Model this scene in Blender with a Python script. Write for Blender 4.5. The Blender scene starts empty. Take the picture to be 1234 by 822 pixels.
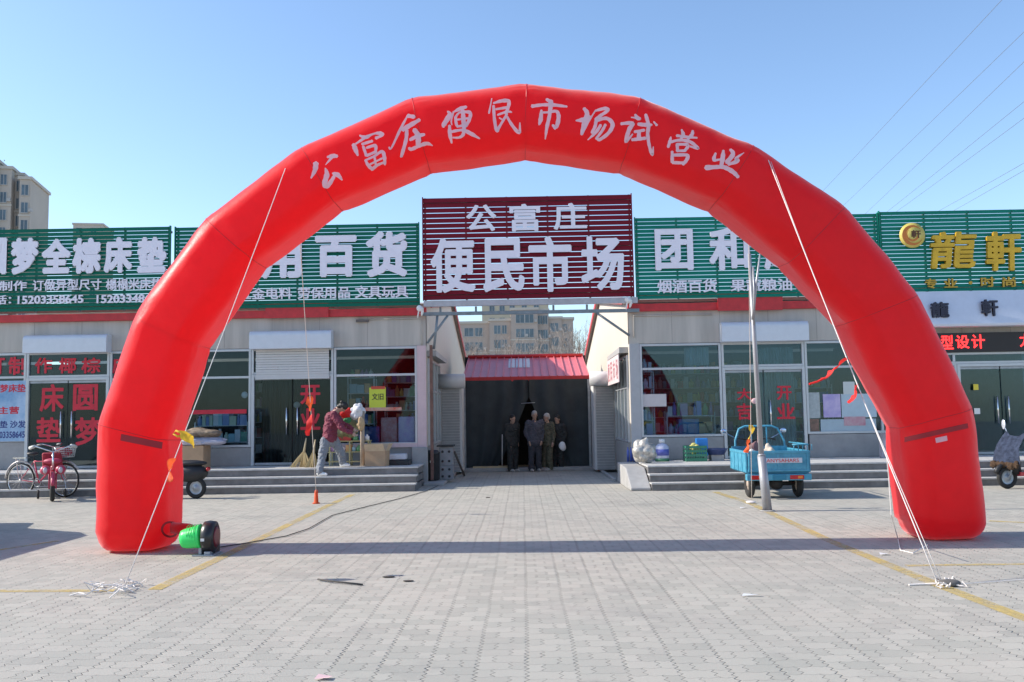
import bpy, bmesh, math, random
from mathutils import Vector, Matrix, noise as mnoise
from mathutils.bvhtree import BVHTree
rnd = random.Random(7)
S = bpy.context.scene
COL = S.collection
R = math.radians

# ------------------------------------------------------------------ camera
FPX, PCX, PCY = 1100.0, 617.0, 411.0
_n = Vector(((630-PCX)/FPX, -(500-PCY)/FPX, -1)).normalized()
_u = Vector((-math.sin(R(1.0)), math.cos(R(1.0)), 0)); _u = (_u-_n*_u.dot(_n)).normalized()
_x = _n.cross(_u)
CAMR = Matrix((_x, _n, _u))
CAMC = Vector((0, 0, 1.6))
cd = bpy.data.cameras.new('camera'); cam = bpy.data.objects.new('camera', cd); COL.objects.link(cam)
cam.matrix_world = Matrix.Translation(CAMC) @ CAMR.to_4x4()
cd.sensor_width = 36; cd.lens = FPX/1234*36; cd.clip_end = 3000; cd.clip_start = 0.05
S.camera = cam

# ------------------------------------------------------------------ world, sun, exposure
SUN_EL, SUN_SIDE = 33.0, 3.6          # sun from the left, a little behind the arch plane
w = bpy.data.worlds.new('World'); S.world = w; w.use_nodes = True
wn = w.node_tree; bg = wn.nodes['Background']
sky = wn.nodes.new('ShaderNodeTexSky'); sky.sky_type = 'NISHITA'; sky.sun_disc = False
sky.sun_elevation = R(SUN_EL); sky.sun_rotation = R(-(90-SUN_SIDE))
sky.air_density = 1.0; sky.dust_density = 0.6; sky.ozone_density = 3.2; sky.altitude = 50
wn.links.new(sky.outputs[0], bg.inputs[0]); bg.inputs[1].default_value = 0.15
sd = bpy.data.lights.new('sun', 'SUN'); sd.energy = 3.9; sd.angle = R(0.5); sd.color = (1, .93, .83)
so = bpy.data.objects.new('sun', sd); COL.objects.link(so)
d = Vector((math.cos(R(SUN_SIDE))*math.cos(R(SUN_EL)), -math.sin(R(SUN_SIDE))*math.cos(R(SUN_EL)), -math.sin(R(SUN_EL))))
so.rotation_euler = d.to_track_quat('-Z', 'Y').to_euler(); so.location = (-20, 5, 20)
S.view_settings.view_transform = 'Standard'; S.view_settings.look = 'None'
S.view_settings.exposure = 0.74; S.view_settings.gamma = 1
S.cycles.max_bounces = 8; S.cycles.transparent_max_bounces = 12

# ------------------------------------------------------------------ pixel -> place helpers (photo pixels, real depth)
def ray(px, py): return CAMR @ Vector(((px-PCX)/FPX, -(py-PCY)/FPX, -1))
def P(px, py, Y): q = ray(px, py); return CAMC+q*(Y/q.y)
def G(px, py, z=0): q = ray(px, py); return CAMC+q*((z-CAMC.z)/q.z)
def PXX(px, py, X): q = ray(px, py); return CAMC+q*(X/q.x)
def rect(x0, y0, x1, y1, Y):
    a = P(x0, (y0+y1)/2, Y); b = P(x1, (y0+y1)/2, Y); t = P((x0+x1)/2, y0, Y); m = P((x0+x1)/2, y1, Y)
    return a.x, b.x, m.z, t.z

# ------------------------------------------------------------------ materials
MATS = {}
def mat(name, col, rough=.6, metal=0, var=.12, scale=6, bump=0, col2=None, trans=0, spec=.5, coat=0, stretch=None):
    if name in MATS: return MATS[name]
    m = bpy.data.materials.new(name); m.use_nodes = True; MATS[name] = m
    nt = m.node_tree; N = nt.nodes; L = nt.links; b = N['Principled BSDF']
    tc = N.new('ShaderNodeTexCoord'); nz = N.new('ShaderNodeTexNoise'); nz.inputs['Scale'].default_value = scale
    nz.inputs['Detail'].default_value = 5; nz.inputs['Roughness'].default_value = .65
    src = tc.outputs['Object']
    if stretch:
        mp = N.new('ShaderNodeMapping'); mp.inputs['Scale'].default_value = stretch; L.new(src, mp.inputs[0]); src = mp.outputs[0]
    L.new(src, nz.inputs['Vector'])
    cr = N.new('ShaderNodeValToRGB'); cr.color_ramp.elements[0].position = .3; cr.color_ramp.elements[1].position = .7
    c2 = col2 or tuple(min(1, c*(1+var)) for c in col)
    cr.color_ramp.elements[0].color = tuple(c*(1-var) for c in col)+(1,); cr.color_ramp.elements[1].color = tuple(c2)+(1,)
    L.new(nz.outputs[0], cr.inputs[0]); L.new(cr.outputs[0], b.inputs['Base Color'])
    b.inputs['Roughness'].default_value = rough; b.inputs['Metallic'].default_value = metal
    b.inputs['Specular IOR Level'].default_value = spec; b.inputs['Coat Weight'].default_value = coat
    if bump:
        bp = N.new('ShaderNodeBump'); bp.inputs['Strength'].default_value = bump; bp.inputs['Distance'].default_value = .02
        L.new(nz.outputs[0], bp.inputs['Height']); L.new(bp.outputs[0], b.inputs['Normal'])
    if trans:
        t = N.new('ShaderNodeBsdfTranslucent'); mx = N.new('ShaderNodeMixShader'); mx.inputs[0].default_value = trans
        L.new(cr.outputs[0], t.inputs[0]); L.new(b.outputs[0], mx.inputs[1]); L.new(t.outputs[0], mx.inputs[2])
        L.new(mx.outputs[0], N['Material Output'].inputs[0])
    return m
def glass_mat(name, tint, ior=1.5, rough=.02, gcol=(.72, .9, 1)):
    m = bpy.data.materials.new(name); m.use_nodes = True; nt = m.node_tree; N = nt.nodes; L = nt.links
    N.remove(N['Principled BSDF'])
    t = N.new('ShaderNodeBsdfTransparent'); t.inputs[0].default_value = tint+(1,)
    g = N.new('ShaderNodeBsdfGlossy'); g.inputs['Roughness'].default_value = rough; g.inputs[0].default_value = gcol+(1,)
    f = N.new('ShaderNodeFresnel'); f.inputs['IOR'].default_value = ior
    nz = N.new('ShaderNodeTexNoise'); nz.inputs['Scale'].default_value = .8
    tc = N.new('ShaderNodeTexCoord'); L.new(tc.outputs['Object'], nz.inputs['Vector'])
    bp = N.new('ShaderNodeBump'); bp.inputs['Strength'].default_value = .05; L.new(nz.outputs[0], bp.inputs['Height'])
    L.new(bp.outputs[0], g.inputs['Normal'])
    mx = N.new('ShaderNodeMixShader'); L.new(f.outputs[0], mx.inputs[0]); L.new(t.outputs[0], mx.inputs[1]); L.new(g.outputs[0], mx.inputs[2])
    L.new(mx.outputs[0], N['Material Output'].inputs[0]); return m
def emit_mat(name, col, st):
    m = bpy.data.materials.new(name); m.use_nodes = True; b = m.node_tree.nodes['Principled BSDF']
    b.inputs['Base Color'].default_value = col+(1,); b.inputs['Emission Color'].default_value = col+(1,); b.inputs['Emission Strength'].default_value = st
    return m
def island_mat(name, cols, rough=.5):
    m = bpy.data.materials.new(name); m.use_nodes = True; nt = m.node_tree; b = nt.nodes['Principled BSDF']
    g = nt.nodes.new('ShaderNodeNewGeometry'); cr = nt.nodes.new('ShaderNodeValToRGB'); cr.color_ramp.interpolation = 'CONSTANT'
    e = cr.color_ramp.elements; e[0].color = cols[0]+(1,); e[1].position = 1/len(cols); e[1].color = cols[1]+(1,)
    for i in range(2, len(cols)): q = e.new(i/len(cols)); q.color = cols[i]+(1,)
    nt.links.new(g.outputs['Random Per Island'], cr.inputs[0]); nt.links.new(cr.outputs[0], b.inputs['Base Color']); b.inputs['Roughness'].default_value = rough
    return m

def lumpy(c, rx, ry, rz, seed, n=14):
    """crumpled bag or sack: many small swellings fused together"""
    rr = random.Random(seed); q = MB(); c = Vector(c); q.ball(c, rx*.72, ry*.72, rz*.78)
    for k in range(n):
        v = Vector((rr.gauss(0, 1), rr.gauss(0, 1), rr.gauss(0, 1))).normalized(); s_ = rr.uniform(.28, .46)
        q.ball(c+Vector((v.x*rx*.62, v.y*ry*.62, v.z*rz*.62)), rx*s_, ry*s_, rz*s_*rr.uniform(.7, 1.2))
    return q
class NB:   # node maths helper
    def __init__(s, nt): s.nt = nt
    def m(s, op, a, b=None, c=None):
        n = s.nt.nodes.new('ShaderNodeMath'); n.operation = op
        for i, v in enumerate((a, b, c)):
            if v is None: continue
            if isinstance(v, (int, float)): n.inputs[i].default_value = v
            else: s.nt.links.new(v, n.inputs[i])
        return n.outputs[0]
    def noise(s, vec, scale, detail=4, rough=.6):
        n = s.nt.nodes.new('ShaderNodeTexNoise'); n.inputs['Scale'].default_value = scale; n.inputs['Detail'].default_value = detail
        n.inputs['Roughness'].default_value = rough; s.nt.links.new(vec, n.inputs['Vector']); return n.outputs[0]
    def ramp(s, v, *stops):
        n = s.nt.nodes.new('ShaderNodeValToRGB'); e = n.color_ramp.elements
        for i, (p, c) in enumerate(stops):
            if i > 1: e.new(p)
            e[i].position = p; e[i].color = (c if isinstance(c, tuple) else (c, c, c))+(1,)
        s.nt.links.new(v, n.inputs[0]); return n.outputs[0]
    def mix(s, f, a, b, mode='MIX'):
        n = s.nt.nodes.new('ShaderNodeMix'); n.data_type = 'RGBA'; n.blend_type = mode
        for i, v in ((0, f), (6, a), (7, b)):
            if isinstance(v, (int, float)): n.inputs[i].default_value = v
            elif isinstance(v, tuple): n.inputs[i].default_value = v+(1,)
            else: s.nt.links.new(v, n.inputs[i])
        return n.outputs[2]

def paver_mat():
    m = bpy.data.materials.new('paving'); m.use_nodes = True; nt = m.node_tree; b = nt.nodes['Principled BSDF']; B = NB(nt)
    tc = nt.nodes.new('ShaderNodeTexCoord'); sp = nt.nodes.new('ShaderNodeSeparateXYZ'); nt.links.new(tc.outputs['Object'], sp.inputs[0])
    x, y = sp.outputs[0], sp.outputs[1]; W, H = .315, .165
    lo = B.noise(tc.outputs['Object'], .5, 2)
    x = B.m('ADD', x, B.m('MULTIPLY', B.m('SUBTRACT', lo, .5), .06))
    zig = B.m('MULTIPLY', B.m('SUBTRACT', B.m('PINGPONG', y, .04), .02), .75)
    xz = B.m('ADD', x, zig)
    zag = B.m('MULTIPLY', B.m('SUBTRACT', B.m('PINGPONG', x, .0525), .026), .35)
    yz = B.m('ADD', y, zag)
    cx = B.m('DIVIDE', xz, W); cf = B.m('FRACT', cx); ci = B.m('FLOOR', cx)
    off = B.m('MULTIPLY', B.m('FRACT', B.m('MULTIPLY', ci, .37)), H)
    ry = B.m('DIVIDE', B.m('ADD', yz, off), H); rf = B.m('FRACT', ry); ri = B.m('FLOOR', ry)
    par = B.m('MODULO', B.m('ABSOLUTE', ri), 2)
    sx = B.m('ADD', .3333, B.m('MULTIPLY', par, .3333))
    e_col = B.m('MULTIPLY', B.m('MINIMUM', cf, B.m('SUBTRACT', 1, cf)), W)
    e_sh = B.m('MULTIPLY', B.m('ABSOLUTE', B.m('SUBTRACT', cf, sx)), W)
    e_row = B.m('MULTIPLY', B.m('MINIMUM', rf, B.m('SUBTRACT', 1, rf)), H)
    wv = B.noise(tc.outputs['Object'], 2.3, 3); wl = B.noise(tc.outputs['Object'], 9, 2)
    ww = B.m('MULTIPLY', B.m('MULTIPLY', B.m('MULTIPLY', wv, wl), B.ramp(B.noise(tc.outputs['Object'], .55, 3), (.38, .45), (.66, 1.25))), .031)
    def joint(e, k): return B.m('SUBTRACT', 1, B.m('SMOOTH_MIN', B.m('DIVIDE', e, B.m('MAXIMUM', B.m('MULTIPLY', ww, k), .0004)), 1, .3))
    j1 = B.m('MAXIMUM', joint(e_col, .75), 0); j2 = B.m('MAXIMUM', joint(e_sh, .5), 0); j3 = B.m('MULTIPLY', B.m('MAXIMUM', joint(e_row, .42), 0), .42)
    jn = B.m('MINIMUM', B.m('MAXIMUM', B.m('MAXIMUM', j1, j2), j3), 1)
    # paver to paver tone
    cmb = nt.nodes.new('ShaderNodeCombineXYZ'); nt.links.new(ci, cmb.inputs[0]); nt.links.new(ri, cmb.inputs[1]); nt.links.new(B.m('GREATER_THAN', cf, sx), cmb.inputs[2])
    wnn = nt.nodes.new('ShaderNodeTexWhiteNoise'); nt.links.new(cmb.outputs[0], wnn.inputs[0])
    base = B.ramp(wnn.outputs[0], (0, (.335, .325, .278)), (.5, (.395, .378, .322)), (1, (.435, .412, .352)))
    base = B.mix(B.ramp(B.noise(tc.outputs['Object'], .9, 6, .7), (.35, 0.), (.75, .55)), base, (.445, .392, .338))
    base = B.mix(B.ramp(B.noise(tc.outputs['Object'], .23, 5, .6), (.42, 0.), (.7, .45)), base, (.315, .312, .28))
    base = B.mix(B.ramp(B.noise(tc.outputs['Object'], .7, 8, .72), (.54, 0.), (.66, .45)), base, (.235, .226, .205))
    base = B.mix(B.ramp(B.noise(tc.outputs['Object'], 3.1, 6, .7), (.60, 0.), (.72, .30)), base, (.26, .25, .235))
    sp2 = B.noise(tc.outputs['Object'], 55, 3, .7)
    base = B.mix(B.ramp(sp2, (.60, 0.), (.74, .5)), base, (.22, .215, .21))
    base = B.mix(B.ramp(B.noise(tc.outputs['Object'], 38, 3, .7), (.63, 0.), (.75, .6)), base, (.55, .53, .51))
    col = B.mix(B.m('MULTIPLY', jn, .62), base, (.10, .097, .092))
    nt.links.new(col, b.inputs['Base Color']); b.inputs['Roughness'].default_value = .85
    bp = nt.nodes.new('ShaderNodeBump'); bp.inputs['Distance'].default_value = .012; bp.inputs['Strength'].default_value = .8
    hgt = B.m('SUBTRACT', B.m('MULTIPLY', sp2, .25), jn); nt.links.new(hgt, bp.inputs['Height']); nt.links.new(bp.outputs[0], b.inputs['Normal'])
    return m
def paint_mat():
    m = bpy.data.materials.new('yellow_paint'); m.use_nodes = True; nt = m.node_tree; b = nt.nodes['Principled BSDF']; B = NB(nt); L = nt.links
    tc = nt.nodes.new('ShaderNodeTexCoord'); o = tc.outputs['Object']
    b.inputs['Base Color'].default_value = (.58, .43, .14, 1); b.inputs['Roughness'].default_value = .8
    t = nt.nodes.new('ShaderNodeBsdfTransparent'); mx = nt.nodes.new('ShaderNodeMixShader')
    f = B.m('MULTIPLY', B.m('ADD', B.noise(o, 14, 6, .75), B.noise(o, 1.3, 3)), .5)
    L.new(B.ramp(f, (.42, .12), (.60, .85)), mx.inputs[0]); L.new(t.outputs[0], mx.inputs[1]); L.new(b.outputs[0], mx.inputs[2])
    L.new(mx.outputs[0], nt.nodes['Material Output'].inputs[0]); return m

# ------------------------------------------------------------------ mesh builder
def wm(o):
    m = Matrix.Translation(o.location) @ o.rotation_euler.to_matrix().to_4x4()
    return wm(o.parent) @ m if o.parent else m
class MB:
    def __init__(s): s.v = []; s.f = []; s.sm = []
    def add(s, vs, fs, smooth=False, M=None):
        k = len(s.v); s.v += [(M @ Vector(q) if M else Vector(q)) for q in vs]
        s.f += [tuple(i+k for i in f) for f in fs]; s.sm += [smooth]*len(fs); return s
    def box(s, x0, x1, y0, y1, z0, z1, M=None):
        return s.add([(x, y, z) for x in (x0, x1) for y in (y0, y1) for z in (z0, z1)],
                     [(0, 1, 3, 2), (4, 6, 7, 5), (0, 4, 5, 1), (2, 3, 7, 6), (0, 2, 6, 4), (1, 5, 7, 3)], False, M)
    def quad(s, *p): return s.add(p, [tuple(range(len(p)))])
    def prism(s, pts, dvec):       # polygon extruded along a vector
        n = len(pts); a = [Vector(p) for p in pts]; b = [p+Vector(dvec) for p in a]
        return s.add(a+b, [tuple(range(n))[::-1], tuple(range(n, 2*n))]+[(i, (i+1) % n, n+(i+1) % n, n+i) for i in range(n)])
    def tube(s, pts, r, n=8, caps=True, closed=False):
        pts = [Vector(p) for p in pts]; N = len(pts); rr = r if isinstance(r, (list, tuple)) else [r]*N
        up = Vector((0, 0, 1)); vs = []
        for i, p in enumerate(pts):
            if closed: t = pts[(i+1) % N]-pts[i-1]
            else: t = pts[min(i+1, N-1)]-pts[max(i-1, 0)]
            t = t.normalized() if t.length > 1e-9 else Vector((0, 0, 1))
            if i == 0:
                a = up if abs(t.dot(up)) < .95 else Vector((1, 0, 0)); a = (a-t*a.dot(t)).normalized()
            else:
                a = a-t*a.dot(t); a = a.normalized() if a.length > 1e-6 else t.orthogonal().normalized()
            bb = t.cross(a)
            for j in range(n):
                th = 2*math.pi*j/n; vs.append(p+(a*math.cos(th)+bb*math.sin(th))*rr[i])
        fs = []
        for i in range(N if closed else N-1):
            q = (i+1) % N
            for j in range(n): fs.append((i*n+j, i*n+(j+1) % n, q*n+(j+1) % n, q*n+j))
        if caps and not closed: fs += [tuple(range(n))[::-1], tuple(range((N-1)*n, N*n))]
        return s.add(vs, fs, n > 5)
    def lathe(s, prof, M=None, n=16):   # profile of (r, z) about local Z
        vs = [(r*math.cos(2*math.pi*j/n), r*math.sin(2*math.pi*j/n), z) for r, z in prof for j in range(n)]
        K = len(prof); fs = [(i*n+j, i*n+(j+1) % n, (i+1)*n+(j+1) % n, (i+1)*n+j) for i in range(K-1) for j in range(n)]
        fs += [tuple(range(n))[::-1], tuple(range((K-1)*n, K*n))]
        return s.add(vs, fs, True, M)
    def torus(s, R_, r, M=None, n=28, k=8):
        vs = [((R_+r*math.cos(b))*math.cos(a), (R_+r*math.cos(b))*math.sin(a), r*math.sin(b)) for a in [2*math.pi*i/n for i in range(n)] for b in [2*math.pi*j/k for j in range(k)]]
        fs = [(i*k+j, ((i+1) % n)*k+j, ((i+1) % n)*k+(j+1) % k, i*k+(j+1) % k) for i in range(n) for j in range(k)]
        return s.add(vs, fs, True, M)
    def ball(s, c, rx, ry=None, rz=None, M=None, n=12, k=8):
        ry = ry or rx; rz = rz or rx; c = Vector(c)
        vs = [c+Vector((rx*math.sin(math.pi*i/k)*math.cos(2*math.pi*j/n), ry*math.sin(math.pi*i/k)*math.sin(2*math.pi*j/n), rz*math.cos(math.pi*i/k))) for i in range(k+1) for j in range(n)]
        fs = [(i*n+j, (i+1)*n+j, (i+1)*n+(j+1) % n, i*n+(j+1) % n) for i in range(k) for j in range(n)]
        return s.add(vs, fs, True, M)
    def build(s, name, m, parent=None, local=False, bevel=0, remesh=0, smooth_it=0, dec=0, noisy=0, solid=0):
        me = bpy.data.meshes.new(name); o = bpy.data.objects.new(name, me); COL.objects.link(o)
        vs = s.v
        if parent is not None:
            o.parent = parent
            if not local: I = wm(parent).inverted(); vs = [I @ q for q in vs]
        elif not local:
            c = Vector(((min(q.x for q in vs)+max(q.x for q in vs))/2, (min(q.y for q in vs)+max(q.y for q in vs))/2, min(q.z for q in vs)))
            vs = [q-c for q in vs]; o.location = c
        me.from_pydata([tuple(q) for q in vs], [], s.f)
        me.polygons.foreach_set('use_smooth', s.sm)
        bm = bmesh.new(); bm.from_mesh(me)
        bmesh.ops.remove_doubles(bm, verts=bm.verts, dist=1e-5) if not remesh and len(vs) < 60000 and noisy != -1 else None
        bmesh.ops.recalc_face_normals(bm, faces=bm.faces)
        if noisy > 0:
            for q in bm.verts:
                q.co += mnoise.noise_vector(q.co*6+Vector((len(vs), 0, 0)))*noisy
        bm.to_mesh(me); bm.free()
        mods = False
        if bevel:
            b = o.modifiers.new('b', 'BEVEL'); b.width = bevel; b.segments = 2; b.limit_method = 'ANGLE'; b.harden_normals = False; mods = True
        if remesh:
            b = o.modifiers.new('r', 'REMESH'); b.mode = 'VOXEL'; b.voxel_size = remesh; b.use_smooth_shade = True; mods = True
        if smooth_it:
            b = o.modifiers.new('s', 'SMOOTH'); b.iterations = smooth_it; b.factor = .5; mods = True
        if dec:
            b = o.modifiers.new('d', 'DECIMATE'); b.ratio = dec; mods = True
        if mods:
            dg = bpy.context.evaluated_depsgraph_get(); dg.update()
            nm = bpy.data.meshes.new_from_object(o.evaluated_get(dg)); o.modifiers.clear(); o.data = nm; bpy.data.meshes.remove(me); nm.name = name
        if remesh and noisy > 0:
            me2 = o.data; co = [v.co.copy() for v in me2.vertices]; nr = [v.normal.copy() for v in me2.vertices]
            for v, c_, n_ in zip(me2.vertices, co, nr):
                f_ = abs(mnoise.noise(Vector((c_.x*9, c_.y*9, c_.z*20))))+.6*mnoise.noise(c_*26)
                v.co = c_+n_*noisy*1.3*(f_-.35)
        o.data.materials.clear(); o.data.materials.append(m)
        return o

def tag(o, label, cat, group=None, kind=None):
    if label: o['label'] = label
    if cat: o['category'] = cat
    if group: o['group'] = group
    if kind: o['kind'] = kind
    return o
def thing(name, label, cat, loc=(0, 0, 0), rz=0, group=None):
    o = bpy.data.objects.new(name, None); COL.objects.link(o); o.empty_display_size = .2
    o.location = loc; o.rotation_euler = (0, 0, rz); return tag(o, label, cat, group)
def struct(o): o['kind'] = 'structure'; return o
def copy_tree(o, parent=None):
    c = o.copy(); COL.objects.link(c)
    if parent: c.parent = parent
    for ch in [q for q in bpy.data.objects if q.parent == o]: copy_tree(ch, c)
    return c

_tc = {}
def glyphs(s, bold, depth, shear=0):
    """solid glyphs; bold in em widens every stroke by stacking shifted copies"""
    k = (s, bold, depth, shear)
    if k not in _tc:
        c = bpy.data.curves.new('t', 'FONT'); c.body = s; c.extrude = depth; c.resolution_u = 3; c.shear = shear
        o = bpy.data.objects.new('t', c); COL.objects.link(o); dg = bpy.context.evaluated_depsgraph_get(); dg.update()
        me = bpy.data.meshes.new_from_object(o.evaluated_get(dg)); V0 = [v.co.copy() for v in me.vertices]; F0 = [tuple(p.vertices) for p in me.polygons]
        V, F = [], []
        offs = [(0, 0)] if bold < .004 else [(math.cos(a)*bold, math.sin(a)*bold) for a in [2*math.pi*(i+.5)/8 for i in range(8)]]+[(0, 0)]
        for i, (dx, dy) in enumerate(offs):
            n = len(V); V += [Vector((v.x+dx, v.y+dy, v.z*(1-.012*i))) for v in V0]; F += [tuple(q+n for q in f) for f in F0]
        _tc[k] = (V, F)
        bpy.data.objects.remove(o); bpy.data.curves.remove(c); bpy.data.meshes.remove(me)
    return _tc[k]
def put_text(mb, s, rc, Y, bold=.02, depth=.03, shear=0, sidex=None):
    """lettering filling rect rc=(x0,x1,z0,z1), facing the viewer side (-Y), or a side wall when sidex=(X, dir)"""
    vs, fs = glyphs(s, bold, 1.0, shear)
    x0 = min(v.x for v in vs); x1 = max(v.x for v in vs); y0 = min(v.y for v in vs); y1 = max(v.y for v in vs)
    out = []
    for v in vs:
        a = rc[0]+(v.x-x0)/(x1-x0)*(rc[1]-rc[0]); b = rc[2]+(v.y-y0)/(y1-y0)*(rc[3]-rc[2])
        out.append((a, Y-v.z*depth/2-depth/2, b) if not sidex else (sidex[0]+sidex[1]*(v.z*depth/2+depth/2), a, b))
    mb.add(out, fs)
def text(name, s, rc, Y, m, parent, bold=.02, depth=.03, shear=0, sidex=None):
    mb = MB(); put_text(mb, s, rc, Y, bold, depth, shear, sidex); return mb.build(name, m, parent, bevel=0)

# shared materials
cream = mat('cream_panel', (.44, .405, .36), .65, scale=1.0, stretch=(3.5, 1, .3), col2=(.53, .485, .43))
redtrim = mat('red_trim', (.50, .025, .03), .5, var=.15)
alu = mat('white_aluminium', (.48, .50, .52), .35, .3, var=.05)
steel = mat('grey_steel', (.33, .35, .38), .4, .5, var=.2)
chrome = mat('chrome', (.7, .7, .7), .18, 1, var=.05)
black = mat('black_plastic', (.018, .018, .02), .5, var=.3)
rubber = mat('rubber', (.025, .024, .023), .85, var=.3)
dark = mat('dark_interior', (.10, .105, .10), .8, var=.2)
lowwall = mat('grey_base_wall', (.30, .295, .29), .7, var=.12, scale=3)
white = mat('white_plastic', (.75, .74, .72), .5, var=.05)
letwhite = mat('white_letter', (.80, .76, .84), .45, var=.03)
glass = glass_mat('window_glass', (.74, .82, .86), 1.36)
glassr = glass_mat('tinted_window_glass', (.68, .82, .88), 1.5)
glassd = glass_mat('door_glass', (.62, .68, .70), 1.34)
redfilm = mat('red_film', (.56, .012, .035), .5, var=.15)
tread = mat('pale_stone', (.50, .49, .47), .55, var=.15, scale=9)
riser = mat('dark_stone', (.155, .15, .148), .5, var=.3, scale=4)
conc = mat('concrete', (.34, .335, .325), .85, var=.15, scale=3, bump=.2)
# ================================================================== SETTING
g = MB(); g.quad((-400, -60, 0), (400, -60, 0), (400, 900, 0), (-400, 900, 0))
struct(g.build('ground', paver_mat()))
yp = paint_mat()
def line(pts, wd, cut=()):
    mb = MB()
    for a, b in zip(pts[:-1], pts[1:]):
        a = G(*a); b = G(*b); n = Vector((-(b-a).y, (b-a).x, 0)).normalized()*wd/2
        mb.quad(a-n, b-n, b+n, a+n)
    mb.v = [Vector((q.x, q.y, .004)) for q in mb.v]
    return struct(mb.build('parking_line', yp))
line([(186, 711), (392, 611), (425, 596)], .14)
line([(-120, 713), (140, 712)], .12)
line([(862, 593), (905, 607), (1000, 652), (1130, 705), (1300, 770)], .14)
line([(1092, 682), (1300, 679)], .10)
line([(1192, 628), (1300, 633)], .12)
line([(-60, 672), (70, 652)], .10)

def stairs(x0, x1, y_first, zs, rise, yback, name):
    b = MB(); t = MB(); n = zs
    for k in range(n):
        e = .006*k; y = y_first+.3*k; z0 = rise*k; z1 = rise*(k+1)
        b.box(x0+e, x1-e, y, yback, z0, z1-.03)
        t.box(x0+e-.012, x1-e+.012, y-.02, (y+.34 if k < n-1 else yback-.004), z1-.03, z1)
        x = x0+.6
        while x < x1: b.box(x-.004, x+.004, y-.0015, y+.01, z0+.002, z1-.032); x += 1.2
    a = struct(b.build(name, riser)); c = t.build('stair_tread', tread, a); return a
LX = P(500, 592, 19.8).x
stairs(-16, LX, 19.8, 3, .165, 21.75, 'steps')
RX = P(786, 591, 18.95).x
stairs(RX, 17, 18.95, 3, .16, 21.75, 'steps')
ck = MB(); p = G(770, 583)
ck.prism([(RX-.012, 19.0, 0), (RX-.012, 21.6, 0), (RX-.012, 21.6, .46), (RX-.012, 19.9, .42), (RX-.012, 19.0, .06)], (-.42, 0, 0))
struct(ck.build('side_ramp', conc, bevel=.02))
kb = MB(); kb.box(-2.2, 2.5, 26.2, 26.6, 0, .10)
struct(kb.build('kerb', conc, bevel=.01))
kb = MB(); kb.box(LX+.03, -1.85, 21.2, 26.15, 0, .07); struct(kb.build('kerb', conc, bevel=.01))
kb = MB(); kb.box(2.1, RX-.45, 21.75, 26.15, 0, .07); struct(kb.build('kerb', conc, bevel=.01))

# ================================================================== SHOP BUILDINGS
FY = 21.8            # front of the shops
lb = thing('shop_building', 'long low cream shop row left of the alley with red trim and dark shop windows', 'building', (-8, 24, 0))
rb = thing('shop_building', 'long low cream shop row right of the alley with red trim and glass shop fronts', 'building', (8, 24, 0))
LW = -2.29; RW = 2.57; ZL, ZR = .495, .48
def gable(x, t, zf):      # end wall beside the alley
    return [(x, FY+.01, 0), (x, 38.3, 0), (x, 38.3, 3.15), (x, 29.6, 5.22), (x, FY+.01, 4.24)], (t, 0, 0)
def front_block(b, x0, x1, zf, zg, holes):
    """wall above glass, low walls under windows; holes = list of (xa, xb, sill) openings"""
    m = MB(); m.box(x0, x1, FY, FY+.15, zg, 4.02); m.build('wall', cream, b)
    for xa, xb, sill in holes: lo = MB(); lo.box(xa, xb, FY, FY+.15, zf, sill); lo.build('base_wall', lowwall, b, bevel=.006)
zgL = P(250, 421, FY).z; zgR = P(900, 412, FY).z
def X(px, py=480): return P(px, py, FY).x
def Z(px, py): return P(px, py, FY).z
silL = Z(450, 537); silR = Z(820, 527)
front_block(lb, -16, LW, ZL, zgL, [(-16, X(33)-.04, Z(10, 533)), (X(130)+.04, X(304)-.03, silL), (X(400)+.05, X(503), silL)])
front_block(rb, RW, 17, ZR, zgR, [(X(772), X(872)-.03, silR), (X(972)+.03, X(1128), Z(1010, 523))])
for b, x, t in ((lb, LW, -.12), (rb, RW, .12)):
    a, dv = gable(x, t, 0); MB().prism(a, dv).build('gable_wall', mat('white_panel', (.57, .51, .43), .55, var=.04, scale=1.5, stretch=(1, 8, .3)), b)
# roofs with overhanging rake
ribred = mat('red_roof_sheet', (.50, .045, .06), .45, var=.12, scale=2)
for b, xa, xb in ((lb, -16, LW+.10), (rb, RW-.10, 17)):
    m = MB(); y0, z0, y1, z1 = 29.6, 5.24, 38.6, 3.10
    m.prism([(xa, y0, z0), (xa, y1, z1), (xa, y1, z1+.08), (xa, y0, z0+.08)], (xb-xa, 0, 0))
    m.prism([(xa, FY+.16, 4.26), (xa, y0-.004, z0), (xa, y0-.004, z0+.08), (xa, FY+.16, 4.33)], (xb-xa, 0, 0))
    rf = m.build('roof', mat('grey_soffit', (.42, .40, .38), .7), b)
    e = MB(); xe = xb if b is lb else xa
    s_ = 1 if b is lb else -1
    e.prism([(xe, y0, z0-.05), (xe, y1+.02, z1-.08), (xe, y1+.02, z1+.10), (xe, y0, z0+.13), (xe, FY+.16, 4.40), (xe, FY+.16, 4.22)], (s_*.03, 0, 0))
    e.build('rake_trim', redtrim, rf)
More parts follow.
